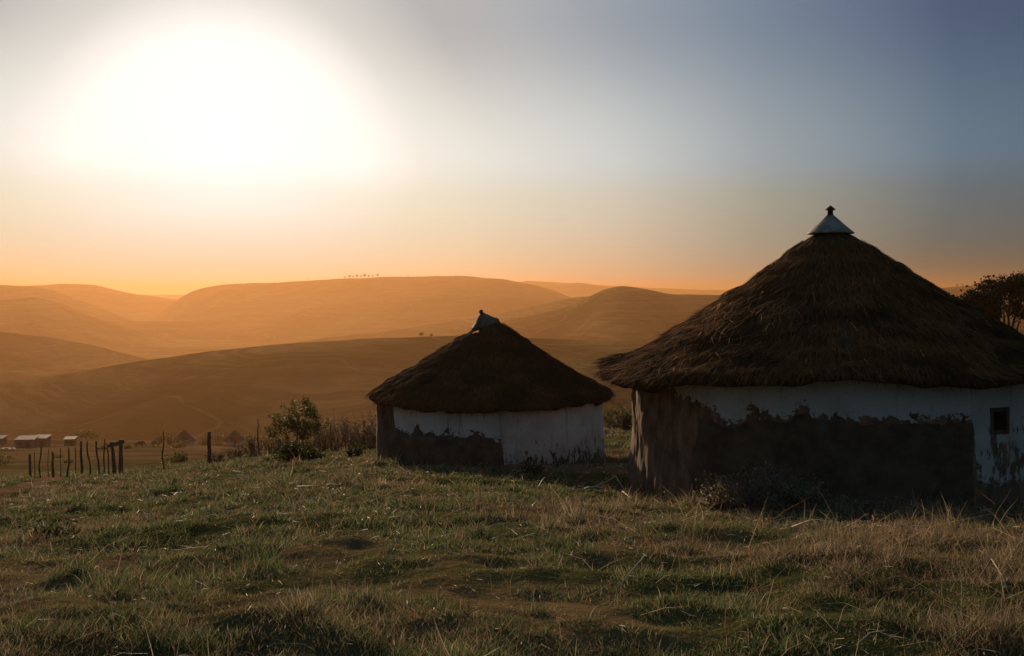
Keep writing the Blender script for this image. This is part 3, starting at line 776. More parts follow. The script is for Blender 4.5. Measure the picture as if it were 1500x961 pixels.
def small_hut():
    cx, cy = SMALL; r = SMALL_R
    root = empty('thatched_hut', (cx, cy, float(HZ(cx, cy, False))))
    tag(root, 'smaller round hut with a crooked tilted metal cap and holes in its thatch', 'hut', 'thatched round huts on the near slope')
    inv = Matrix.Translation(-root.location)
    bx = [540, 560, 575, 580, 592, 605, 612, 620, 640, 655, 668, 680, 695, 705, 720, 735, 739, 760, 800, 840, 884, 900]
    by = [560, 570, 585, 628, 632, 634, 622, 634, 636, 634, 638, 640, 630, 640, 642, 644, 690, 690, 688, 684, 678, 676]
    pts = [wall_pt(cx, cy, r, a, b) for a, b in zip(bx, by)]
    tk = np.unwrap(np.array([p[0] for p in pts])); zk = np.array([p[1] for p in pts])
    def lime(TH, Z):
        t = tk[0] + adiff(TH, tk[0]); zb = np.interp(t, tk, zk)
        zb = np.where((t < tk[0]) & (t > tk[0] - 1.0), 0.5, zb)
        return .5 + np.clip((Z - zb) * 3.2, -1, .6)
    def stain(TH, Z):
        t = tk[0] + adiff(TH, tk[0])
        return np.clip(np.clip((t - tk[14]) * 3 + .3, 0, 1) * np.clip((-1.35 - Z) * 1.7, 0, 1.1), 0, 1)
    t0 = wall_theta(cx, cy, r, 563)[0]
    def disp(TH, Z):
        slot = np.exp(-(adiff(TH, t0 + (-1.1 - Z) * .22) / .045) ** 2) * np.clip((Z + 1.9) * 2.2, 0, 1)
        return -.22 * slot + .03 * np.exp(-(adiff(TH, t0) / .3) ** 2) * fbm(TH * r * 5, Z * 1.2, 3, 12)
    z0, z1 = -2.95, -.70
    w = curved_wall(root, cx, cy, r, z0, z1, lime, stain, M_WALL_SMALL, disp, None, .05); w.matrix_parent_inverse = inv
    px = [572, 590, 604, 616, 640, 664, 690, 712, 730, 737]; py = [634, 638, 640, 634, 642, 641, 644, 645, 647, 650]
    p = curved_panel('mud_plaster', root, cx, cy, r, px, py, z0, .04, M_MUD_PANEL); p.matrix_parent_inverse = inv
    prof = [(.10, 1.02), (.20, .95), (.55, .71), (.95, .42), (1.65, -.04), (2.25, -.38), (2.55, -.56), (2.72, -.66), (2.80, -.73)]
    tones = [(.045, .032, .022), (.065, .044, .028), (.085, .056, .035), (.11, .07, .042)]
    tv = math.atan2(-cy, -cx)
    # silhouette line of the left side seen from the path
    tL = math.atan2(-.12, -1)
    def hole(th, s):
        d = adiff(th, tL)
        n = fbm(th * 7, s * 26, 2, 5)
        wide = 1.15 * np.clip((.30 - s) / .12, 0, 1)
        a = (np.abs(d + .05) < wide) & (s > .10) & (s < .20)
        b = (np.abs(d) < .62) & (s > .245) & (s < .30) & (n > -.15)
        c = (np.abs(d) < .4) & (s > .36) & (s < .38) & (n > .1)
        return a | b | c
    core, surf = thatch(root, cx, cy, prof, .10, 13, 24000, M_THATCH_BIG, M_THSTRAW, lambda th: -.02 * np.sin(th * 2), tones, hole, .05, 3200, patchy=.3)
    core.matrix_parent_inverse = inv
    # bare rafters where the thatch has slid away
    for k, dth in enumerate((-.42, -.16, .10, .36)):
        q = MB(); pp = surf(np.full(6, tL + dth), np.linspace(.02, .42, 6)) - np.array([0, 0, .045])
        q.tube([tuple(v) for v in pp], .022, 6)
        ro = q.build('rafter', M_POST, root); ro.matrix_parent_inverse = inv
    # crooked cap
    T = Matrix.Translation(pt(711, 474.5, cy - .1)) @ Matrix.Rotation(R(-19), 4, 'Y') @ Matrix.Rotation(R(6), 4, 'X')
    cap = MB(); cap.lathe([(.325, -.05), (.33, .0), (.315, .03), (.22, .10), (.12, .19), (.045, .25), (.04, .255)], 36, .007, T)
    co = cap.build('ridge_cap', M_TIN_OLD, root); co.matrix_parent_inverse = inv
    f = MB(); f.lathe([(.04, .24), (.035, .29), (.06, .30), (.045, .325), (.008, .345)], 16, 0, T)
    fo = f.build('finial', M_RUST, co)
    return root
big_hut(); small_hut()


# ------------------------------------------------------------------ fence posts
def post(pxb, pyb, pxt, pyt, Y, rad, name, label, group, crook=0.0, n=7, top_flat=True):
    """a post from its foot to its top; Y is its distance"""
    base = pt(pxb, pyb, Y); base.z = float(HZ(base.x, base.y)) - .12
    top = pt(pxt, pyt, Y + random.uniform(-.15, .15))
    pts = []
    for k in range(7):
        u = k / 6
        p = base.lerp(top, u)
        p.x += crook * math.sin(u * 5.2 + pxb) * (1 - abs(2 * u - 1)) + random.gauss(0, rad * .18)
        p.y += random.gauss(0, rad * .3)
        pts.append(p)
    pts = [p_.lerp(base.lerp(top, i_ / 6), .45) for i_, p_ in enumerate(pts)]
    m = MB(); m.tube(pts, [rad * (1.12 - .3 * k / 6) * random.uniform(.9, 1.1) for k in range(7)], 8)
    o = m.build(name, M_POST, None, origin=base)
    o.location = base
    tag(o, label, 'post', group)
    return o
KG = 'fence posts of the cattle pen'
posts = [
 (44.5, 694, 43.5, 665, 33, .042, 'stout short grey post at the left end of the pen fence', 0),
 (51, 694, 50.5, 662, 34, .014, 'thin straight stick just right of the stout left end post of the pen', 0),
 (59, 694, 60, 654, 33, .024, 'kinked post, third from the left end of the pen fence', .10),
 (71, 694, 71, 656.5, 34, .013, 'faint thin stick between the kinked post and the short thick post', .05),
 (78, 698, 77, 662, 32.5, .040, 'short thick post, fifth from the left end of the pen', .02),
 (88, 699, 89, 656, 33, .016, 'thin slightly bent stick right of the short thick post', .06),
 (98.5, 703, 100.5, 656, 32, .028, 'bent dark post with a sprawling root at its foot, seventh from the left', .08),
 (110.5, 703, 110.5, 655.5, 32.5, .017, 'slim pale stick left of the tall straight pen post', .03),
 (120.5, 703.5, 118.5, 646, 32, .040, 'tall straight dark post, middle of the pen', .03),
 (132, 703.5, 127.5, 646, 32, .026, 'tall post curving over to the left beside the straight middle post', .10),
 (144.5, 703, 141, 646, 32, .030, 'bowed post leaning left, first of the bunch by the pen gate', .08),
 (152, 703, 153.5, 642.7, 32, .024, 'tallest thin pole leaning right, second of the bunch by the pen gate', .05),
 (161, 703.5, 156.5, 649.5, 32, .022, 'slim pole leaning left against the thick gate post', .04),
]
for (xb, yb, xt, yt, Y, rr, lab, ck) in posts:
    post(xb, yb, xt, yt, Y, rr, 'fence_post', lab, KG, ck)
gt = 'thick posts of the pen gate'
post(168.5, 704, 163.5, 647, 32, .062, 'gate_post', 'thick leaning gate post tied to the plank rail', gt, .02)
post(177.5, 704, 177, 644, 31.6, .066, 'gate_post', 'thickest upright gate post at the right end of the pen fence', gt, .0)
m = MB(); a = pt(164, 652, 31.75); b = pt(176.5, 648.5, 31.5)
m.box((a + b) / 2, ((b - a).length + .06, .03, .11), Matrix.Rotation(-math.atan2(b.z - a.z, b.x - a.x), 3, 'Y'))
o = m.build('gate_rail', M_POST, None, False, origin=a); o.location = a
tag(o, 'short plank nailed across the tops of the two thick gate posts', 'rail')
lg = 'lone posts of the open fence line'
post(241.5, 695.5, 239, 631.6, 33, .024, 'fence_post', 'thin crooked lone pole between the pen and the stout lone post', lg, .14)
post(306.5, 684, 306, 632, 36.5, .068, 'fence_post', 'stout straight lone post left of the leafy tree', lg, .02)
post(379, 662, 378, 613, 37, .026, 'fence_post', 'tall thin pole standing at the left end of the brushwood', lg, .04)
post(485, 662, 484.5, 619, 36, .024, 'fence_post', 'thin pole right of the leafy tree, in the brushwood', lg, .05)
post(533.5, 656, 533.5, 616, 35, .030, 'fence_post', 'forked pole in the brushwood close to the smaller hut', lg, .05)

# ------------------------------------------------------------------ plants
def quads_mesh(name, P, size, tones, flat=0.0, n_=None):
    """small leaf faces: two triangles folded, centred on P"""
    n = len(P)
    D = unit(RNG.normal(0, 1, (n, 3)) * np.array([1, 1, 1 - flat])); A = RNG.normal(0, 1, (n, 3)); S = unit(np.cross(D, A))
    L = size * RNG.uniform(.6, 1.35, n)
    C = np.array(tones)[RNG.integers(0, len(tones), n)] * RNG.uniform(.65, 1.3, (n, 1))
    return blade_mesh(name, P - D * L[:, None] * .5, D, S, L, L * .62, RNG.normal(0, .15, (n, 3)) * L[:, None], C)
def grow(base, height, spread, levels, rad, seed, lean=(0, 0), nb=(3, 5), first=.25, taper=.62, up=.35):
    """branching skeleton; returns list of (pts, radii) and the twig tips"""
    rnd = random.Random(seed); segs = []; tips = []
    def rec(p, d, L, r, lev):
        k = 4 if lev else 5; pts = [p.copy()]; q = p.copy(); dd = d.copy()
        for i in range(k):
            dd = (dd + Vector((rnd.gauss(0, .13), rnd.gauss(0, .13), rnd.gauss(.02, .08)))).normalized()
            q = q + dd * L / k; pts.append(q.copy())
        segs.append((pts, [r * (1 - .45 * i / k) for i in range(k + 1)]))
        if lev >= levels:
            tips.append((pts[-1], dd)); tips.append((pts[-2], dd)); return
        for j in range(rnd.randint(*nb)):
            u = rnd.uniform(first if lev == 0 else .25, 1.0); s = pts[min(int(u * k) , k - 1)].lerp(pts[min(int(u * k) + 1, k)], (u * k) % 1)
            a = rnd.uniform(0, 2 * math.pi)
            nd = (dd * .55 + Vector((math.cos(a), math.sin(a), 0)) * spread + Vector((0, 0, up))).normalized()
            rec(s, nd, L * rnd.uniform(.5, .8), r * taper * .8, lev + 1)
        rec(pts[-1], dd, L * .6, r * taper, lev + 1)
    rec(Vector(base), Vector((lean[0], lean[1], 1)).normalized(), height, rad, 0)
    return segs, tips
def seg_mesh(segs, n=6):
    m = MB()
    for pts, rr in segs: m.tube(pts, rr, n if rr[0] > .02 else 4, True)
    return m
def tree(name, px, Y, height, spread, levels, rad, seed, leaf, per_tip, tones, label, cat='tree', group=None, lean=(0, 0), nb=(3, 5), cloud=.18, first=.25, z=None, up=.35, flat=0.0, zs=1.0):
    base = gp(px, Y, -.1)
    if z is not None: base.z = z
    root = empty(name, base); tag(root, label, cat, group)
    segs, tips = grow((0, 0, 0), height, spread, levels, rad, seed, lean, nb, first, up=up)
    seg_mesh(segs).build('trunk', M_BARK, root)
    T = np.array([t[0][:] for t in tips]); P = np.repeat(T, per_tip, 0)
    P = P + RNG.normal(0, cloud, P.shape) * np.array([1, 1, .7 * zs])
    link('crown', quads_mesh('crown', P, leaf, tones, flat), M_PINE if tones is PINE else M_LEAF, root)
    return root
def bush(name, px, Y, w, h, n, leaf, tones, label, cat='bush', group=None, stems=True, z=None, twig_mat=None, sparse=False):
    base = gp(px, Y, -.04)
    if z is not None: base.z = z
    root = empty(name, base); tag(root, label, cat, group)
    m = MB(); tips = []
    for k in range(n[0]):
        a = random.uniform(0, 2 * math.pi); r0 = random.uniform(0, w * .18)
        q = Vector((math.cos(a) * r0, math.sin(a) * r0, -.02)); e = random.uniform(.25, 1.0)
        d = Vector((math.cos(a) * e * w / h * .5, math.sin(a) * e * w / h * .5, 1)).normalized()
        L = h * random.uniform(.6, 1.05); pts = [q.copy()]
        for i in range(5):
            d = (d + Vector((random.gauss(0, .2), random.gauss(0, .2), random.gauss(-.03, .1)))).normalized()
            q = q + d * L / 5; pts.append(q.copy())
            if i > 0:
                tips.append(q.copy())
                if random.random() < .7:
                    sd = (d + Vector((random.gauss(0, .8), random.gauss(0, .8), random.gauss(.1, .4)))).normalized()
                    e2 = q + sd * L * random.uniform(.12, .32); m.tube([q, q.lerp(e2, .5) + Vector((0, 0, random.gauss(0, .02))), e2], [.006, .005, .003], 4); tips.append(e2)
        m.tube(pts, [.012 * (1.1 - i * .16) for i in range(6)], 4)
    m.build('stems', twig_mat or M_TWIG, root)
    T = np.array([t[:] for t in tips]); idx = RNG.integers(0, len(T), n[1])
    P = T[idx] + RNG.normal(0, w * (.05 if sparse else .085), (n[1], 3)); P[:, 2] = np.maximum(P[:, 2], .02)
    link('leaves', quads_mesh('leaves', P, leaf, tones), M_LEAF, root)
    return root
OLIVE = [(.10, .11, .035), (.14, .14, .045), (.06, .07, .025), (.20, .17, .06), (.15, .10, .045)]
DARKG = [(.03, .045, .012), (.045, .06, .018), (.02, .032, .010), (.06, .07, .022)]
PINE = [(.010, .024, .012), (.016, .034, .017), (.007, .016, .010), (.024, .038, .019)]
BROWN = [(.14, .085, .045), (.09, .055, .03), (.06, .055, .022), (.20, .13, .07)]

def clump_tree(name, px, Y, lobes, n_clumps, per, leaf, cl, tones, label, group=None, stem=.05, fork=.35, z=None, mat=None):
    """lobes: (dx, dz, rx, rz) of the crown, metres from the foot; limbs run from the foot to every fourth clump"""
    base = gp(px, Y, -.1)
    if z is not None: base.z = z
    root = empty(name, base); tag(root, label, 'tree', group)
    A = np.array([l[2] * l[3] for l in lobes]); A = A / A.sum(); cen = []
    for (dx, dz, rx, rz), a in zip(lobes, A):
        k = max(3, int(n_clumps * a))
        v = unit(RNG.normal(0, 1, (k, 3))) * (RNG.random((k, 1)) ** .45)
        cen.append(v * np.array([rx, rx * .9, rz]) + np.array([dx, 0, dz]))
    cen = np.concatenate(cen); m = MB(); top = max(l[1] for l in lobes)
    forks = []
    for (dx, dz, rx, rz) in lobes:
        f = Vector((dx * .55, 0, dz * fork)); forks.append(f)
        p0 = Vector((0, 0, -.1)); mid = p0.lerp(f, .5) + Vector((random.gauss(0, stem), random.gauss(0, stem), 0))
        m.tube([p0, mid, f, f.lerp(Vector((dx, 0, dz)), .6)], [stem * 1.2, stem, stem * .8, stem * .5], 7)
    k0 = 0
    for q, c in enumerate(cen):
        f = min(forks, key=lambda g: (g - Vector(c)).length)
        if q % 3 == 0:
            c = Vector(c); md = f.lerp(c, .55) + Vector((random.gauss(0, .06), random.gauss(0, .06), -.04)) * (c - f).length
            m.tube([f, md, c], [stem * .35, stem * .24, stem * .1], 4)
    m.build('trunk', M_BARK, root)
    P = np.repeat(cen, per, 0); P = P + RNG.normal(0, cl, P.shape)
    link('crown', quads_mesh('crown', P, leaf, tones), mat or M_LEAF, root)
    return root
clump_tree('leafy_tree', 436, 38.5, [(0, 1.55, .85, .62), (-.55, 1.25, .70, .52), (.60, 1.30, .62, .55), (-.9, .8, .42, .35), (.1, .95, .80, .42), (.95, .95, .35, .35), (.35, 1.9, .40, .35)],
           160, 22, .085, .075, OLIVE, 'small rounded olive tree left of the smaller hut, many thin stems', None, .035, .30)
BT = 'dark trees behind the large hut'
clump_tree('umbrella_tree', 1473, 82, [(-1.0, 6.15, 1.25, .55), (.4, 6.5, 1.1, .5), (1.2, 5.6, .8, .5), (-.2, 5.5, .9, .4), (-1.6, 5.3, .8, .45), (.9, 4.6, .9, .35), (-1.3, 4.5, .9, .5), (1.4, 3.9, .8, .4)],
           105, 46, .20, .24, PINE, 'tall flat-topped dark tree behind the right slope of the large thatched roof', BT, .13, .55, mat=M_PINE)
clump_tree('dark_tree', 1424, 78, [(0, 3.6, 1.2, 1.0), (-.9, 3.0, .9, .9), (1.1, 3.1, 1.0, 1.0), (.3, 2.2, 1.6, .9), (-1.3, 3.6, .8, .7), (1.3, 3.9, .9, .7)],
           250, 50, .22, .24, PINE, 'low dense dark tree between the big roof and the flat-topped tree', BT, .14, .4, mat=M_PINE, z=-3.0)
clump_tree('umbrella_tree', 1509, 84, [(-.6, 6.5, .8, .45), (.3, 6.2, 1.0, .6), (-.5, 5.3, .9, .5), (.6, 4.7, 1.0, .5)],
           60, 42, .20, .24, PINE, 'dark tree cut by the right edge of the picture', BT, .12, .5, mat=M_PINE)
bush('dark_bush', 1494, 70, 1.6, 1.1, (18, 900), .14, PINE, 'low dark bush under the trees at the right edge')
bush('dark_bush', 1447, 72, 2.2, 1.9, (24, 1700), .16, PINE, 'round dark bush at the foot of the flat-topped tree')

HG = 'brushwood along the brow'
hedge = [(318, 36, .9, .45), (345, 36.5, 1.0, .5), (372, 37, 1.1, .85), (398, 37, 1.1, .7), (425, 37.5, 1.1, .6), (452, 37, 1.2, .55), (474, 36.5, 1.0, .9),
         (494, 36, 1.1, 1.25), (512, 35.5, 1.1, 1.2), (529, 35, 1.1, 1.3), (545, 34.5, .9, 1.3)]
hl = ['low brown scrub just right of the stout lone post', 'low brown scrub below the far right-hand village hut', 'tangled dead brush round the tall thin pole at the left end of the brushwood',
      'dead twiggy brush left under the leafy tree', 'dead brush at the left side of the leafy tree foot', 'low brush right at the trunk of the leafy tree', 'dead brush against the thin pole right of the leafy tree',
      'taller brush with seed heads right of the thin pole', 'brush midway between the leafy tree and the smaller hut', 'brush round the forked pole near the smaller hut', 'tall bare brush touching the left wall of the smaller hut']
for (px, Y, w, h), lab in zip(hedge, hl):
    bush('brushwood', px, Y, w, h, (34, 420), .050, BROWN, lab, 'brushwood', HG, sparse=True)
# leafy green weeds
bush('leafy_weed', 436, 24.5, 1.1, .52, (30, 2100), .060, DARKG, 'large dark green leafy weed clump below the leafy tree', 'weed')
bush('leafy_weed', 462, 24.0, .7, .30, (18, 700), .055, DARKG, 'medium green weed clump just right of the large dark one', 'weed')
bush('leafy_weed', 402, 23.0, .6, .20, (16, 500), .055, DARKG, 'flat green weed patch at the left foot of the large dark clump', 'weed')
bush('leafy_weed', 521, 26, .45, .36, (16, 520), .055, DARKG, 'small dark green weed left of the smaller hut', 'weed')
bush('leafy_weed', 968, 13.4, .32, .26, (16, 420), .028, DARKG, 'small green plant at the eroded corner of the large hut', 'weed')
bush('leafy_weed', 992, 12.9, .22, .16, (10, 180), .026, DARKG, 'tiny green sprig right of the plant at the eroded corner', 'weed')
bush('leafy_weed', 80, 9.6, .6, .16, (16, 420), .035, DARKG, 'dark low weed in the left foreground', 'weed')
bush('leafy_weed', 782, 17.8, .5, .20, (14, 380), .045, DARKG, 'green weed among straw before the white end of the smaller hut', 'weed')
for (px, Y, w, h, lab) in ((900, 33, 1.0, .85, 'dry green bush seen left of the eroded hut corner'), (916, 31, .8, .75, 'dark bush tucked behind the eroded hut corner'), (888, 35, .8, .60, 'pale dry bush behind the right end of the smaller hut')):
    bush('dry_bush', px, Y, w, h, (26, 900), .06, OLIVE + BROWN, lab, 'bush', 'bushes between the two huts')
# dry weeds against the big hut
for (px, Y, w, h, lab) in ((1064, 11.7, .8, .34, 'low dry weed left of the tall stalk at the large hut'), (1096, 11.5, .9, .56, 'biggest tangle of dry weeds against the mud wall'),
                           (1132, 11.4, .9, .52, 'dry weeds right of the tall stalk against the mud wall'), (1172, 11.3, .7, .36, 'low dry weeds near the middle of the mud wall'), (1228, 11.2, .8, .28, 'thin dry weeds under the middle of the large roof')):
    bush('dry_weed', px, Y, w, h, (85, 1000), .028, [(.30, .22, .13), (.20, .15, .08), (.18, .17, .07), (.38, .30, .19)], lab, 'weed', 'dry weeds at the foot of the large hut', sparse=True)
# tall stalk with a tuft on top
b = gp(1108, 11.95, -.02); t_ = pt(1117, 684, 11.9)
m = MB(); m.tube([b, b.lerp(t_, .4) + Vector((-.02, 0, 0)), b.lerp(t_, .8) + Vector((.01, 0, 0)), t_], [.006, .005, .005, .003], 5)
st = empty('tall_stalk', b); tag(st, 'single tall thin stalk with a small green tuft before the mud wall', 'stalk')
so_ = m.build('stem', M_TWIG, st); so_.matrix_parent_inverse = Matrix.Translation(-b)
P = np.array(t_)[None] + RNG.normal(0, .022, (26, 3)); lf = link('leaves', quads_mesh('leaves', P, .035, OLIVE), M_LEAF, st); lf.matrix_parent_inverse = Matrix.Translation(-b)
# fallen branches
def branch(pts, rad, label):
    pts = [Vector(p) for p in pts]; o0 = pts[0]
    m = MB(); m.tube(pts, [rad * (1.1 - .5 * i / (len(pts) - 1)) for i in range(len(pts))], 6)
    for k in range(1, len(pts) - 1):
        e = pts[k] + Vector((random.uniform(-.12, .12), random.uniform(-.1, .1), random.uniform(-.02, .10))); m.tube([pts[k], e], [rad * .5, rad * .3], 4)
    o = m.build('fallen_branch', M_BRANCH, None, origin=o0); o.location = o0
    tag(o, label, 'branch', 'fallen pale branches in the grass')
M_BRANCH = mat_noise('pale_dead_wood', (.26, .20, .14), (.48, .40, .30), 10, .8)
branch([gp(856, 14.6, .01), pt(876, 712, 14.5), pt(893, 703, 14.5), pt(902, 697.5, 14.5), pt(907, 706, 14.4), gp(918, 14.2, .02)], .009, 'long pale branch bent like an elbow left of the eroded hut corner')
branch([gp(912, 14.4, .03), gp(925, 13.9, .05), gp(940, 13.2, .02)], .010, 'short pale branch lying against the foot of the eroded hut corner')
branch([gp(950, 8.8, .05), gp(985, 8.55, .09), gp(1012, 8.35, .03)], .0045, 'thin pale stem lying below the eroded hut corner')
branch([gp(1160, 7.9, .04), gp(1190, 7.6, .12), gp(1222, 7.3, .04)], .0045, 'straight pale stem lying in dead grass before the mud wall')
branch([gp(895, 5.6, .02), gp(920, 5.7, .10), gp(946, 5.85, .16)], .005, 'thin stem rising to the right in the dark foreground hollow')
branch([gp(1255, 4.55, .03), gp(1275, 4.6, .06), gp(1296, 4.65, .05)], .005, 'short bright stem near the lower right edge of the picture')
branch([gp(340, 20.5, .02), gp(356, 19.9, .06), gp(366, 19.5, .02)], .009, 'pale stick lying below the left weed patch')
branch([gp(338, 18.9, .02), gp(350, 19.3, .06), gp(357, 19.6, .06)], .012, 'pale twig slanting up below the left weed patch')
branch([gp(1432, 5.6, .02), gp(1452, 5.5, .14), gp(1468, 5.35, .06), gp(1478, 5.2, .02)], .004, 'arched grey stem at the right edge foreground')
# litter
def rag(px, Y, s, col, label, rough=.5):
    base = gp(px, Y, .01); me = bpy.data.meshes.new('litter'); bm = bmesh.new()
    bmesh.ops.create_icosphere(bm, subdivisions=3, radius=s)
    for v in bm.verts:
        n = fbm(np.array([v.co.x / s * 1.6 + px]), np.array([v.co.y / s * 1.6 + v.co.z / s]), 3, 3)[0]
        v.co *= 1 + .8 * n; v.co.z = max(v.co.z * .55, -.01) + s * .25
    bm.to_mesh(me); bm.free(); me.polygons.foreach_set('use_smooth', [True] * len(me.polygons))
    mm = mat_noise('litter_plastic', tuple(c * .75 for c in col), col, 20, rough)
    o = link('litter', me, mm); o.location = base; tag(o, label, 'litter')
rag(204, 29.5, .085, (.75, .22, .10), 'crumpled orange plastic bag on the grass right of the pen gate')
rag(11, 16.8, .06, (.5, .08, .07), 'small red scrap on the grass at the left edge')
rag(153, 25.0, .10, (.5, .36, .30), 'pale pinkish stone below the pen gate', .9)
rag(186, 32.5, .05, (.7, .68, .62), 'tiny white scrap between the pen gate and the orange bag')
rag(236, 11.2, .035, (.5, .11, .09), 'small dull red scrap in the left foreground grass')
def stone(px, Y, r, label):
    base = gp(px, Y, r * .6); me = bpy.data.meshes.new('boulder'); bm = bmesh.new()
    bmesh.ops.create_icosphere(bm, subdivisions=4, radius=r)
    for v in bm.verts:
        n = fbm(np.array([v.co.x / r * .9 + 3]), np.array([v.co.y / r * .9 + v.co.z / r * .7]), 3, 8)[0]
        v.co *= 1 + .3 * n
    bm.to_mesh(me); bm.free(); me.polygons.foreach_set('use_smooth', [True] * len(me.polygons))
    o = link('boulder', me, mat_noise('rock', (.26, .17, .11), (.46, .30, .20), 3, .9, .02)); o.location = base; tag(o, label, 'boulder')
stone(887, 29.5, .115, 'rounded tan boulder just right of the smaller hut')

# ------------------------------------------------------------------ the village on the plain
M_VTHATCH = mat_noise('village_thatch', (.04, .028, .022), (.08, .055, .04), 1.5, .95, .05)
M_VWALL = mat_noise('village_lime', (.40, .40, .40), (.55, .54, .53), 1.2, .9)
M_VWALL2 = mat_noise('village_mud', (.10, .075, .06), (.17, .13, .10), 1.2, .9)
M_VTIN = mat_noise('village_tin', (.05, .048, .045), (.09, .087, .083), .8, .7, 0, (1, 1, 1), .1)
M_VDARK = mat_noise('village_doorway', (.02, .016, .014), (.04, .03, .025), 2, .9)
VG = 'far round huts on the village plain'
def village_hut(px, Y, r, label, wmat):
    base = gp(px, Y, -.2); root = empty('village_hut', base); tag(root, label, 'hut', VG)
    m = MB(); m.lathe([(r, -.6), (r, 1.9)], 32); m.build('wall', wmat, root)
    m = MB(); m.lathe([(r * 1.26, 1.55), (r * 1.22, 1.68), (r * .9, 2.4), (r * .45, 3.45), (.18, 4.15), (.05, 4.25)], 32, .02); m.build('roof', M_VTHATCH, root)
    m = MB(); m.box((r * .25, -r * .97, .85), (.8, .12, 1.7)); m.build('door', M_VDARK, root, False)
village_hut(269.5, 248, 2.45, 'far round hut left of the stout lone post, pale wall', M_VWALL)
village_hut(344, 262, 2.3, 'far round hut right of the stout lone post, half hidden in shrubs', M_VWALL)
def shack(px, Y, w, d, h, label, rz=.2, roof2=False):
    base = gp(px, Y, -.4); root = empty('village_shack', base, rz); tag(root, label, 'shack', 'low tin-roofed shacks on the village plain')
    m = MB(); m.box((0, 0, h / 2), (w, d, h)); m.build('wall', M_VWALL2, root, False)
    m = MB(); m.box((0, 0, h + .13), (w + .4, d + .5, .07), Matrix.Rotation(R(7), 3, 'X')); m.build('roof', M_VTIN, root, False)
    m = MB(); m.box((w * .2, -d / 2 - .01, .95), (.9, .08, 1.9)); m.build('door', M_VDARK, root, False)
    m = MB(); m.box((-w * .22, -d / 2 - .01, 1.5), (.8, .08, .7)); m.build('window', M_VDARK, root, False)
shack(39, 215, 3.8, 3.4, 2.4, 'broadest grey shack with tin roof near the left edge', .15)
shack(61, 225, 2.9, 3.0, 2.6, 'higher narrow tin-roofed shack joined right of the broadest one', .1)
shack(103, 235, 2.3, 2.2, 2.2, 'smallest tin-roofed shack, alone behind the pen fence', .2)
shack(-3, 240, 3.0, 3.0, 2.0, 'low shack cut by the left edge of the picture', .1)
rag_m = mat_noise('white_sheet', (.10, .10, .10), (.2, .2, .19), 2, .8)
for (px, Y, w, lab) in ((10, 205, 1.8, 'pale sheet heap left of the tin-roofed shacks'), (18, 200, 1.1, 'smaller pale sheet heap in front of the broadest shack')):
    b_ = gp(px, Y, 0); m = MB(); m.box((0, 0, .18), (w, 1.2, .10), Matrix.Rotation(.1, 3, 'Y')); m.box((.2, .1, .36), (w * .7, .9, .08), Matrix.Rotation(-.12, 3, 'Y'))
    o = m.build('sheet_heap', rag_m, None, False); o.location = b_; tag(o, lab, 'sheets')
SH = 'far shrubs on the village plain'
for k, (px, Y, w, h, lab) in enumerate([(112, 292, 4.5, 2.2, 'far dark shrub right of the smallest shack'), (126, 292, 3.5, 2.6, 'far shrub behind the straight middle pen post'), (140, 294, 4.5, 2.4, 'far shrub behind the gate end of the pen'),
        (250, 240, 4.0, 2.6, 'far green shrub against the left side of the left village hut'), (262, 226, 4.5, 1.8, 'low far shrub in front of the left village hut'), (298, 255, 3.5, 2.0, 'small far shrub between the stout lone post and the left village hut'),
        (322, 262, 5, 3.2, 'far shrub left of the right village hut'), (366, 266, 5, 3.0, 'far shrub right of the right village hut'), (232, 262, 3, 1.6, 'low far shrub behind the thin crooked pole'),
        (3, 96, 1.8, 1.3, 'round dark shrub on the near plain at the left edge'), (187, 195, 2.0, .5, 'flat dark shape right of the thickest gate post'), (100, 108, 1.5, .35, 'flat dark shape seen through the left half of the pen fence'), (83, 140, 1.8, .5, 'low dark shape behind the short thick pen post'), (150, 200, 3.2, .6, 'long flat dark shape behind the bowed pen posts'), (262, 60, 1.4, .7, 'low shrub on the brow below the left village hut')]):  # dark shapes among these are shrub meshes standing in for unidentified things
    bush('far_shrub', px, Y, w, h, (14, 420), .34 if Y > 150 else .12, DARKG + OLIVE, lab, 'shrub', SH)

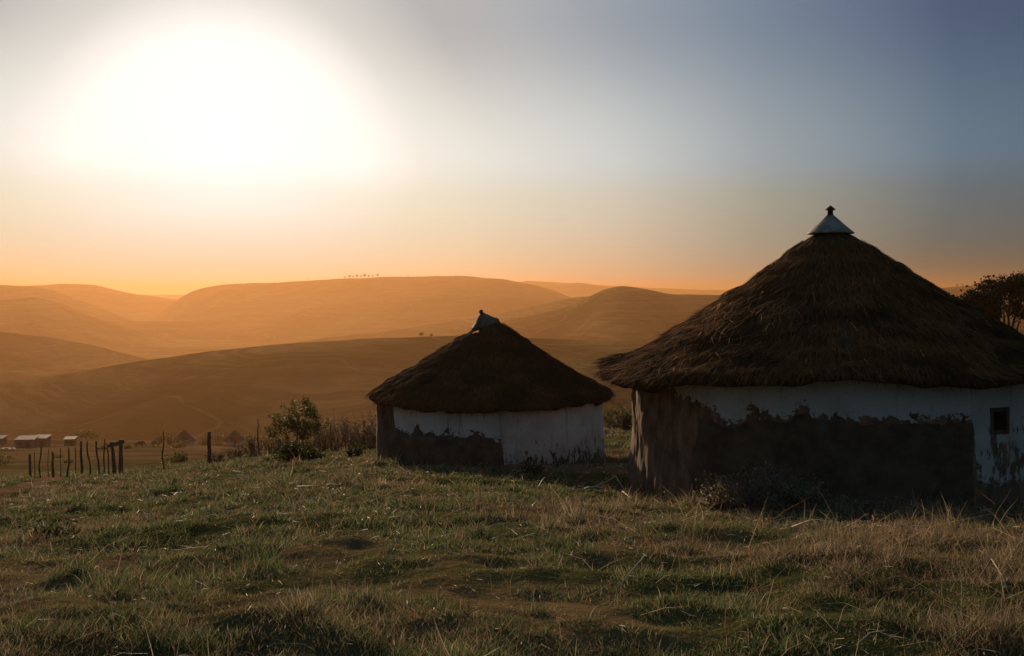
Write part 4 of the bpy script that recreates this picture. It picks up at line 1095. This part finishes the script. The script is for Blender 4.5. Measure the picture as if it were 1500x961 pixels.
# cattle -------------------------------------------------------------------
def cow(px, Y, rz, col, label, lying=False):
    base = gp(px, Y); me = bpy.data.meshes.new('cow'); bm = bmesh.new()
    J = [(-.75, 0, 1.15), (-.25, 0, 1.12), (.30, 0, 1.10), (.72, 0, 1.20), (1.02, 0, 1.10 if lying else .85), (1.32, 0, .95 if lying else .55),
         (-.72, .20, .75), (-.66, .20, .42), (-.72, .20, .02), (-.72, -.20, .75), (-.66, -.20, .42), (-.78, -.20, .02),
         (.55, .18, .75), (.55, .18, .40), (.53, .18, .02), (.55, -.18, .75), (.55, -.18, .40), (.62, -.18, .02), (-.95, 0, .95), (-.98, 0, .5)]
    if lying: J = [(x, y, z if i < 6 else max(z * .5, .06)) for i, (x, y, z) in enumerate(J)]
    dz = -.62 if lying else 0
    vs = [bm.verts.new((x, y, max(z + (dz if i < 6 else (0 if not lying else 0)), .05))) for i, (x, y, z) in enumerate(J)]
    for a, b in ((0,1),(1,2),(2,3),(3,4),(4,5),(0,6),(6,7),(7,8),(0,9),(9,10),(10,11),(2,12),(12,13),(13,14),(2,15),(15,16),(16,17),(0,18),(18,19)): bm.edges.new((vs[a], vs[b]))
    bm.to_mesh(me); bm.free()
    o = link('cow', me, mat_noise('cow_hide', tuple(c * .7 for c in col), col, 2, .8))
    rad = [.30, .36, .36, .30, .17, .11, .13, .07, .06, .13, .07, .06, .12, .07, .06, .12, .07, .06, .04, .03]
    sk = o.modifiers.new('skin', 'SKIN'); o.modifiers.new('sub', 'SUBSURF').levels = 1; o.modifiers['sub'].render_levels = 1
    for v, r_ in zip(me.skin_vertices[0].data, rad): v.radius = (r_, r_)
    me.skin_vertices[0].data[0].use_root = True
    o.location = base; o.rotation_euler = (0, 0, rz); tag(o, label, 'cow', 'cattle grazing on the village plain')
cow(204.5, 205, .3, (.05, .03, .02), 'dark cow standing, seen right of the pen gate')
cow(228, 222, 2.9, (.06, .04, .03), 'dark cow beside the thin crooked pole, head to the left')

# far trees on the hills ---------------------------------------------------
def far_tree(px, Y, h, seed, label, group):
    base = gp(px, Y, -.3); root = empty('far_tree', base); tag(root, label, 'tree', group)
    m = MB(); m.tube([(0, 0, 0), (.05 * h, 0, h * .35), (0, .02 * h, h * .6)], [.05 * h, .04 * h, .02 * h], 6); m.build('trunk', M_BARK, root)
    P = RNG.normal(0, 1, (160, 3)); P = unit(P) * RNG.random((160, 1)) ** .4 * np.array([h * .42, h * .42, h * .32]) + np.array([0, 0, h * .68])
    link('crown', quads_mesh('crown', P, h * .16, PINE), M_LEAF, root)
FT = 'lone far trees on the hillside'
far_tree(617, 690, 4.0, 1, 'taller of the two far trees on the slope left of the smaller roof', FT)
far_tree(632, 690, 3.0, 2, 'shorter of the two far trees on the slope left of the smaller roof', FT)
RG = 'tiny trees along the far ridge'
names = iter(['first', 'second', 'third', 'fourth', 'fifth', 'sixth', 'seventh', 'eighth', 'ninth', 'tenth', 'eleventh', 'twelfth', 'thirteenth', 'fourteenth', 'fifteenth', 'sixteenth'])
D7 = lambda px: 3300 * (1 + .05 * math.sin(px / 170. + 3300))
for px, h in ((345, 8), (402, 7), (452, 9), (505, 13), (512, 17), (517, 12), (523, 19), (529, 16), (534, 22), (540, 15), (546, 12), (553, 17), (572, 8), (598, 9), (640, 7), (668, 8)):
    far_tree(px, D7(px), h * .62, 3, next(names) + ' tiny tree from the left along the far middle ridge', RG)
D8 = lambda px: 2600 * (1 + .05 * math.sin(px / 170. + 2600))
for px, h, lab in ((1371, 7, 'low tree nearest the roof on the far right ridge'), (1402, 8, 'leftmost of the pair of low trees on the far right ridge'), (1410, 7, 'right one of the pair of low trees on the far right ridge')):
    far_tree(px, D8(px), h, 3, lab, 'low trees on the far right ridge')

# ------------------------------------------------------------------ haze
def haze():
    me = bpy.data.meshes.new('haze'); bm = bmesh.new(); bmesh.ops.create_cube(bm, size=1); bm.to_mesh(me); bm.free()
    o = link('haze', me, None); top, bot = HAZE_TOP, -700
    o.scale = (27000, 27000, top - bot); o.location = (0, 0, (top + bot) / 2)
    m = bpy.data.materials.new('evening_dust'); m.use_nodes = True; nt = NT(m.node_tree); nt.n.clear()
    out = nt.new('ShaderNodeOutputMaterial'); v = nt.new('ShaderNodeVolumePrincipled')
    v.inputs['Color'].default_value = (*HAZE_COL, 1); v.inputs['Density'].default_value = HAZE_DENS; v.inputs['Anisotropy'].default_value = HAZE_ANI
    nt.l.new(v.outputs[0], out.inputs['Volume'])
    me.materials.append(m); tag(o, 'warm dusty haze filling the valley', 'haze', kind='stuff')
HAZE_TOP, HAZE_DENS, HAZE_ANI, HAZE_COL = 94.0, 2.1e-4, 0.57, (.57, .295, .125)
haze()
